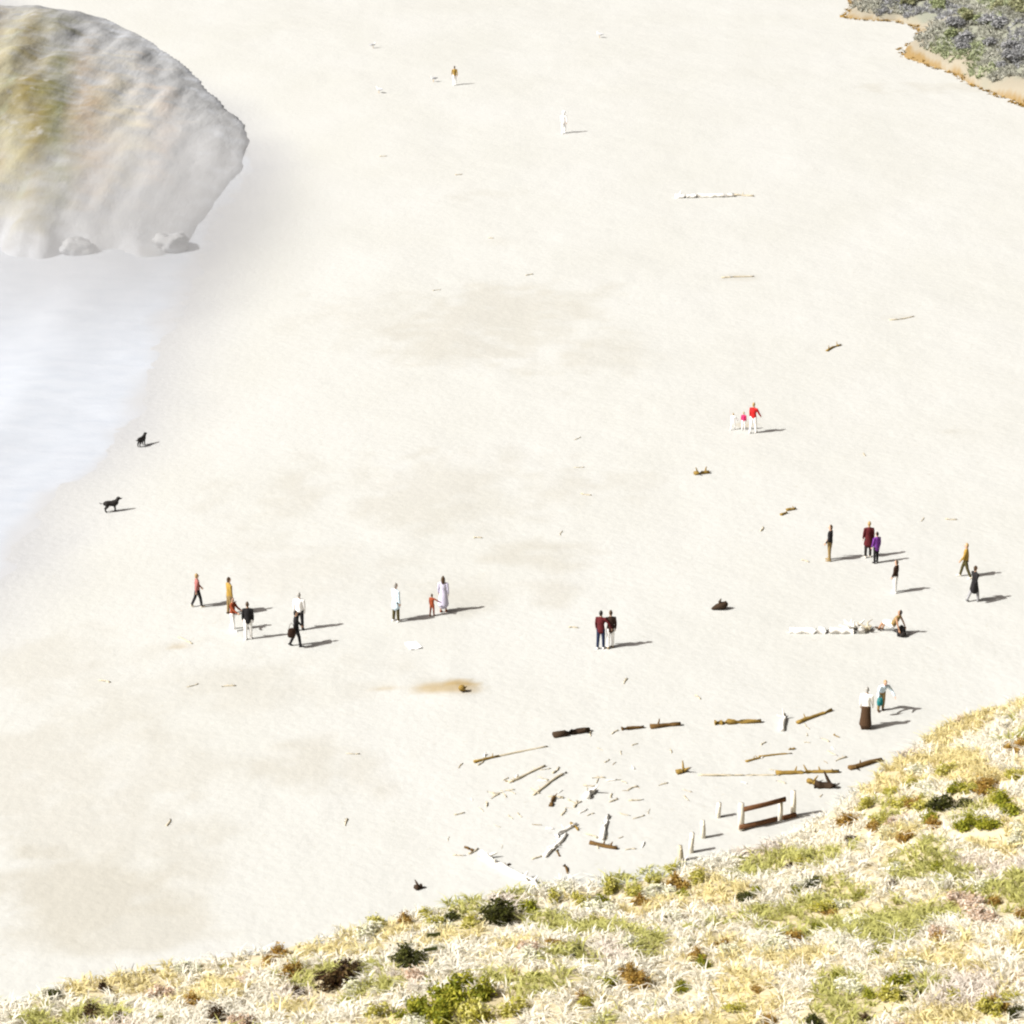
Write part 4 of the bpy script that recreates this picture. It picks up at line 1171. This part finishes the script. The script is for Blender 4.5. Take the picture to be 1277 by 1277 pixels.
FEA = mat('feather_white', (.78, .78, .78), .8, .06, 12); FGR = mat('feather_grey', (.40, .41, .43), .8, .1, 12); BEAK = mat('beak_yellow', (.55, .33, .05), .5)
def gull(px, py, heading, label, group, k=1.0):
    s = Shell()
    s.tube([(-.22, 0, .24), (-.10, 0, .24), (.06, 0, .26), (.15, 0, .30)], [(.03, .02), (.075, .07), (.085, .085), (.06, .06)], side=(0, 1, 0), seg=10)
    s.tube([(.15, 0, .31), (.19, 0, .38), (.205, 0, .42)], [.055, .044, .046], seg=8)
    e = empty('gull', tuple(on_sand(px, py)), R(heading), label, 'gull', group); e.scale = (k, k, k)
    link('body', s.fused('gull_body', .010, .5, 2), FEA, e)
    s = Shell(); s.tube([(.24, 0, .415), (.30, 0, .40)], [.014, .006], seg=6); link('beak', s.mesh('beak'), BEAK, e)
    for y in (-1, 1):
        s = Shell(); s.tube([(.12, y * .075, .30), (-.08, y * .085, .285), (-.30, y * .03, .265)], [(.02, .05), (.022, .06), (.01, .02)], side=(0, 1, 0), seg=8); link('wing', s.mesh('wing'), FGR, e)
        s = Shell(); s.tube([(.02, y * .035, .20), (.03, y * .035, .10), (.02, y * .035, .012)], [.012, .008, .009], seg=6); s.tube([(.01, y * .035, .01), (.06, y * .035, .008)], [(.012, .006), (.022, .005)], side=(0, 1, 0), seg=6)
        link('leg', s.mesh('leg'), BEAK, e)
gull(748, 47, 160, 'white gull standing alone high up the beach', None, 1.25)
for px, py, a in ((465, 60, 20), (541, 102, 200), (473, 116, 150)):
    gull(px, py, a, 'white gull resting on the sand near the far ochre figure', 'gulls near the far figure', 1.2)
# pale cloth left on the sand
def towel(px, py, w, l, rz, label):
    n = 10; g = np.linspace(-.5, .5, n); X_, Y_ = np.meshgrid(g * w, g * l)
    p = on_sand(px, py)
    Z_ = .05 + .05 * fbm(X_.ravel() * 5 + px, Y_.ravel() * 5, 7, 2)
    V = np.stack([X_.ravel(), Y_.ravel(), Z_], 1); i = (np.arange(n - 1)[None, :] + (np.arange(n - 1) * n)[:, None]).ravel()
    F = np.stack([i, i + 1, i + 1 + n, i + n], 1)
    V2 = V.copy(); V2[:, 2] -= .07
    me = mesh_np('towel', np.concatenate([V, V2]), np.concatenate([F, F[:, ::-1] + n * n]))
    return tag(link('towel', me, CL['white'], None, tuple(p), rz), label, 'towel')
towel(515, 806, .55, .8, .4, 'white crumpled towel lying alone on the sand')
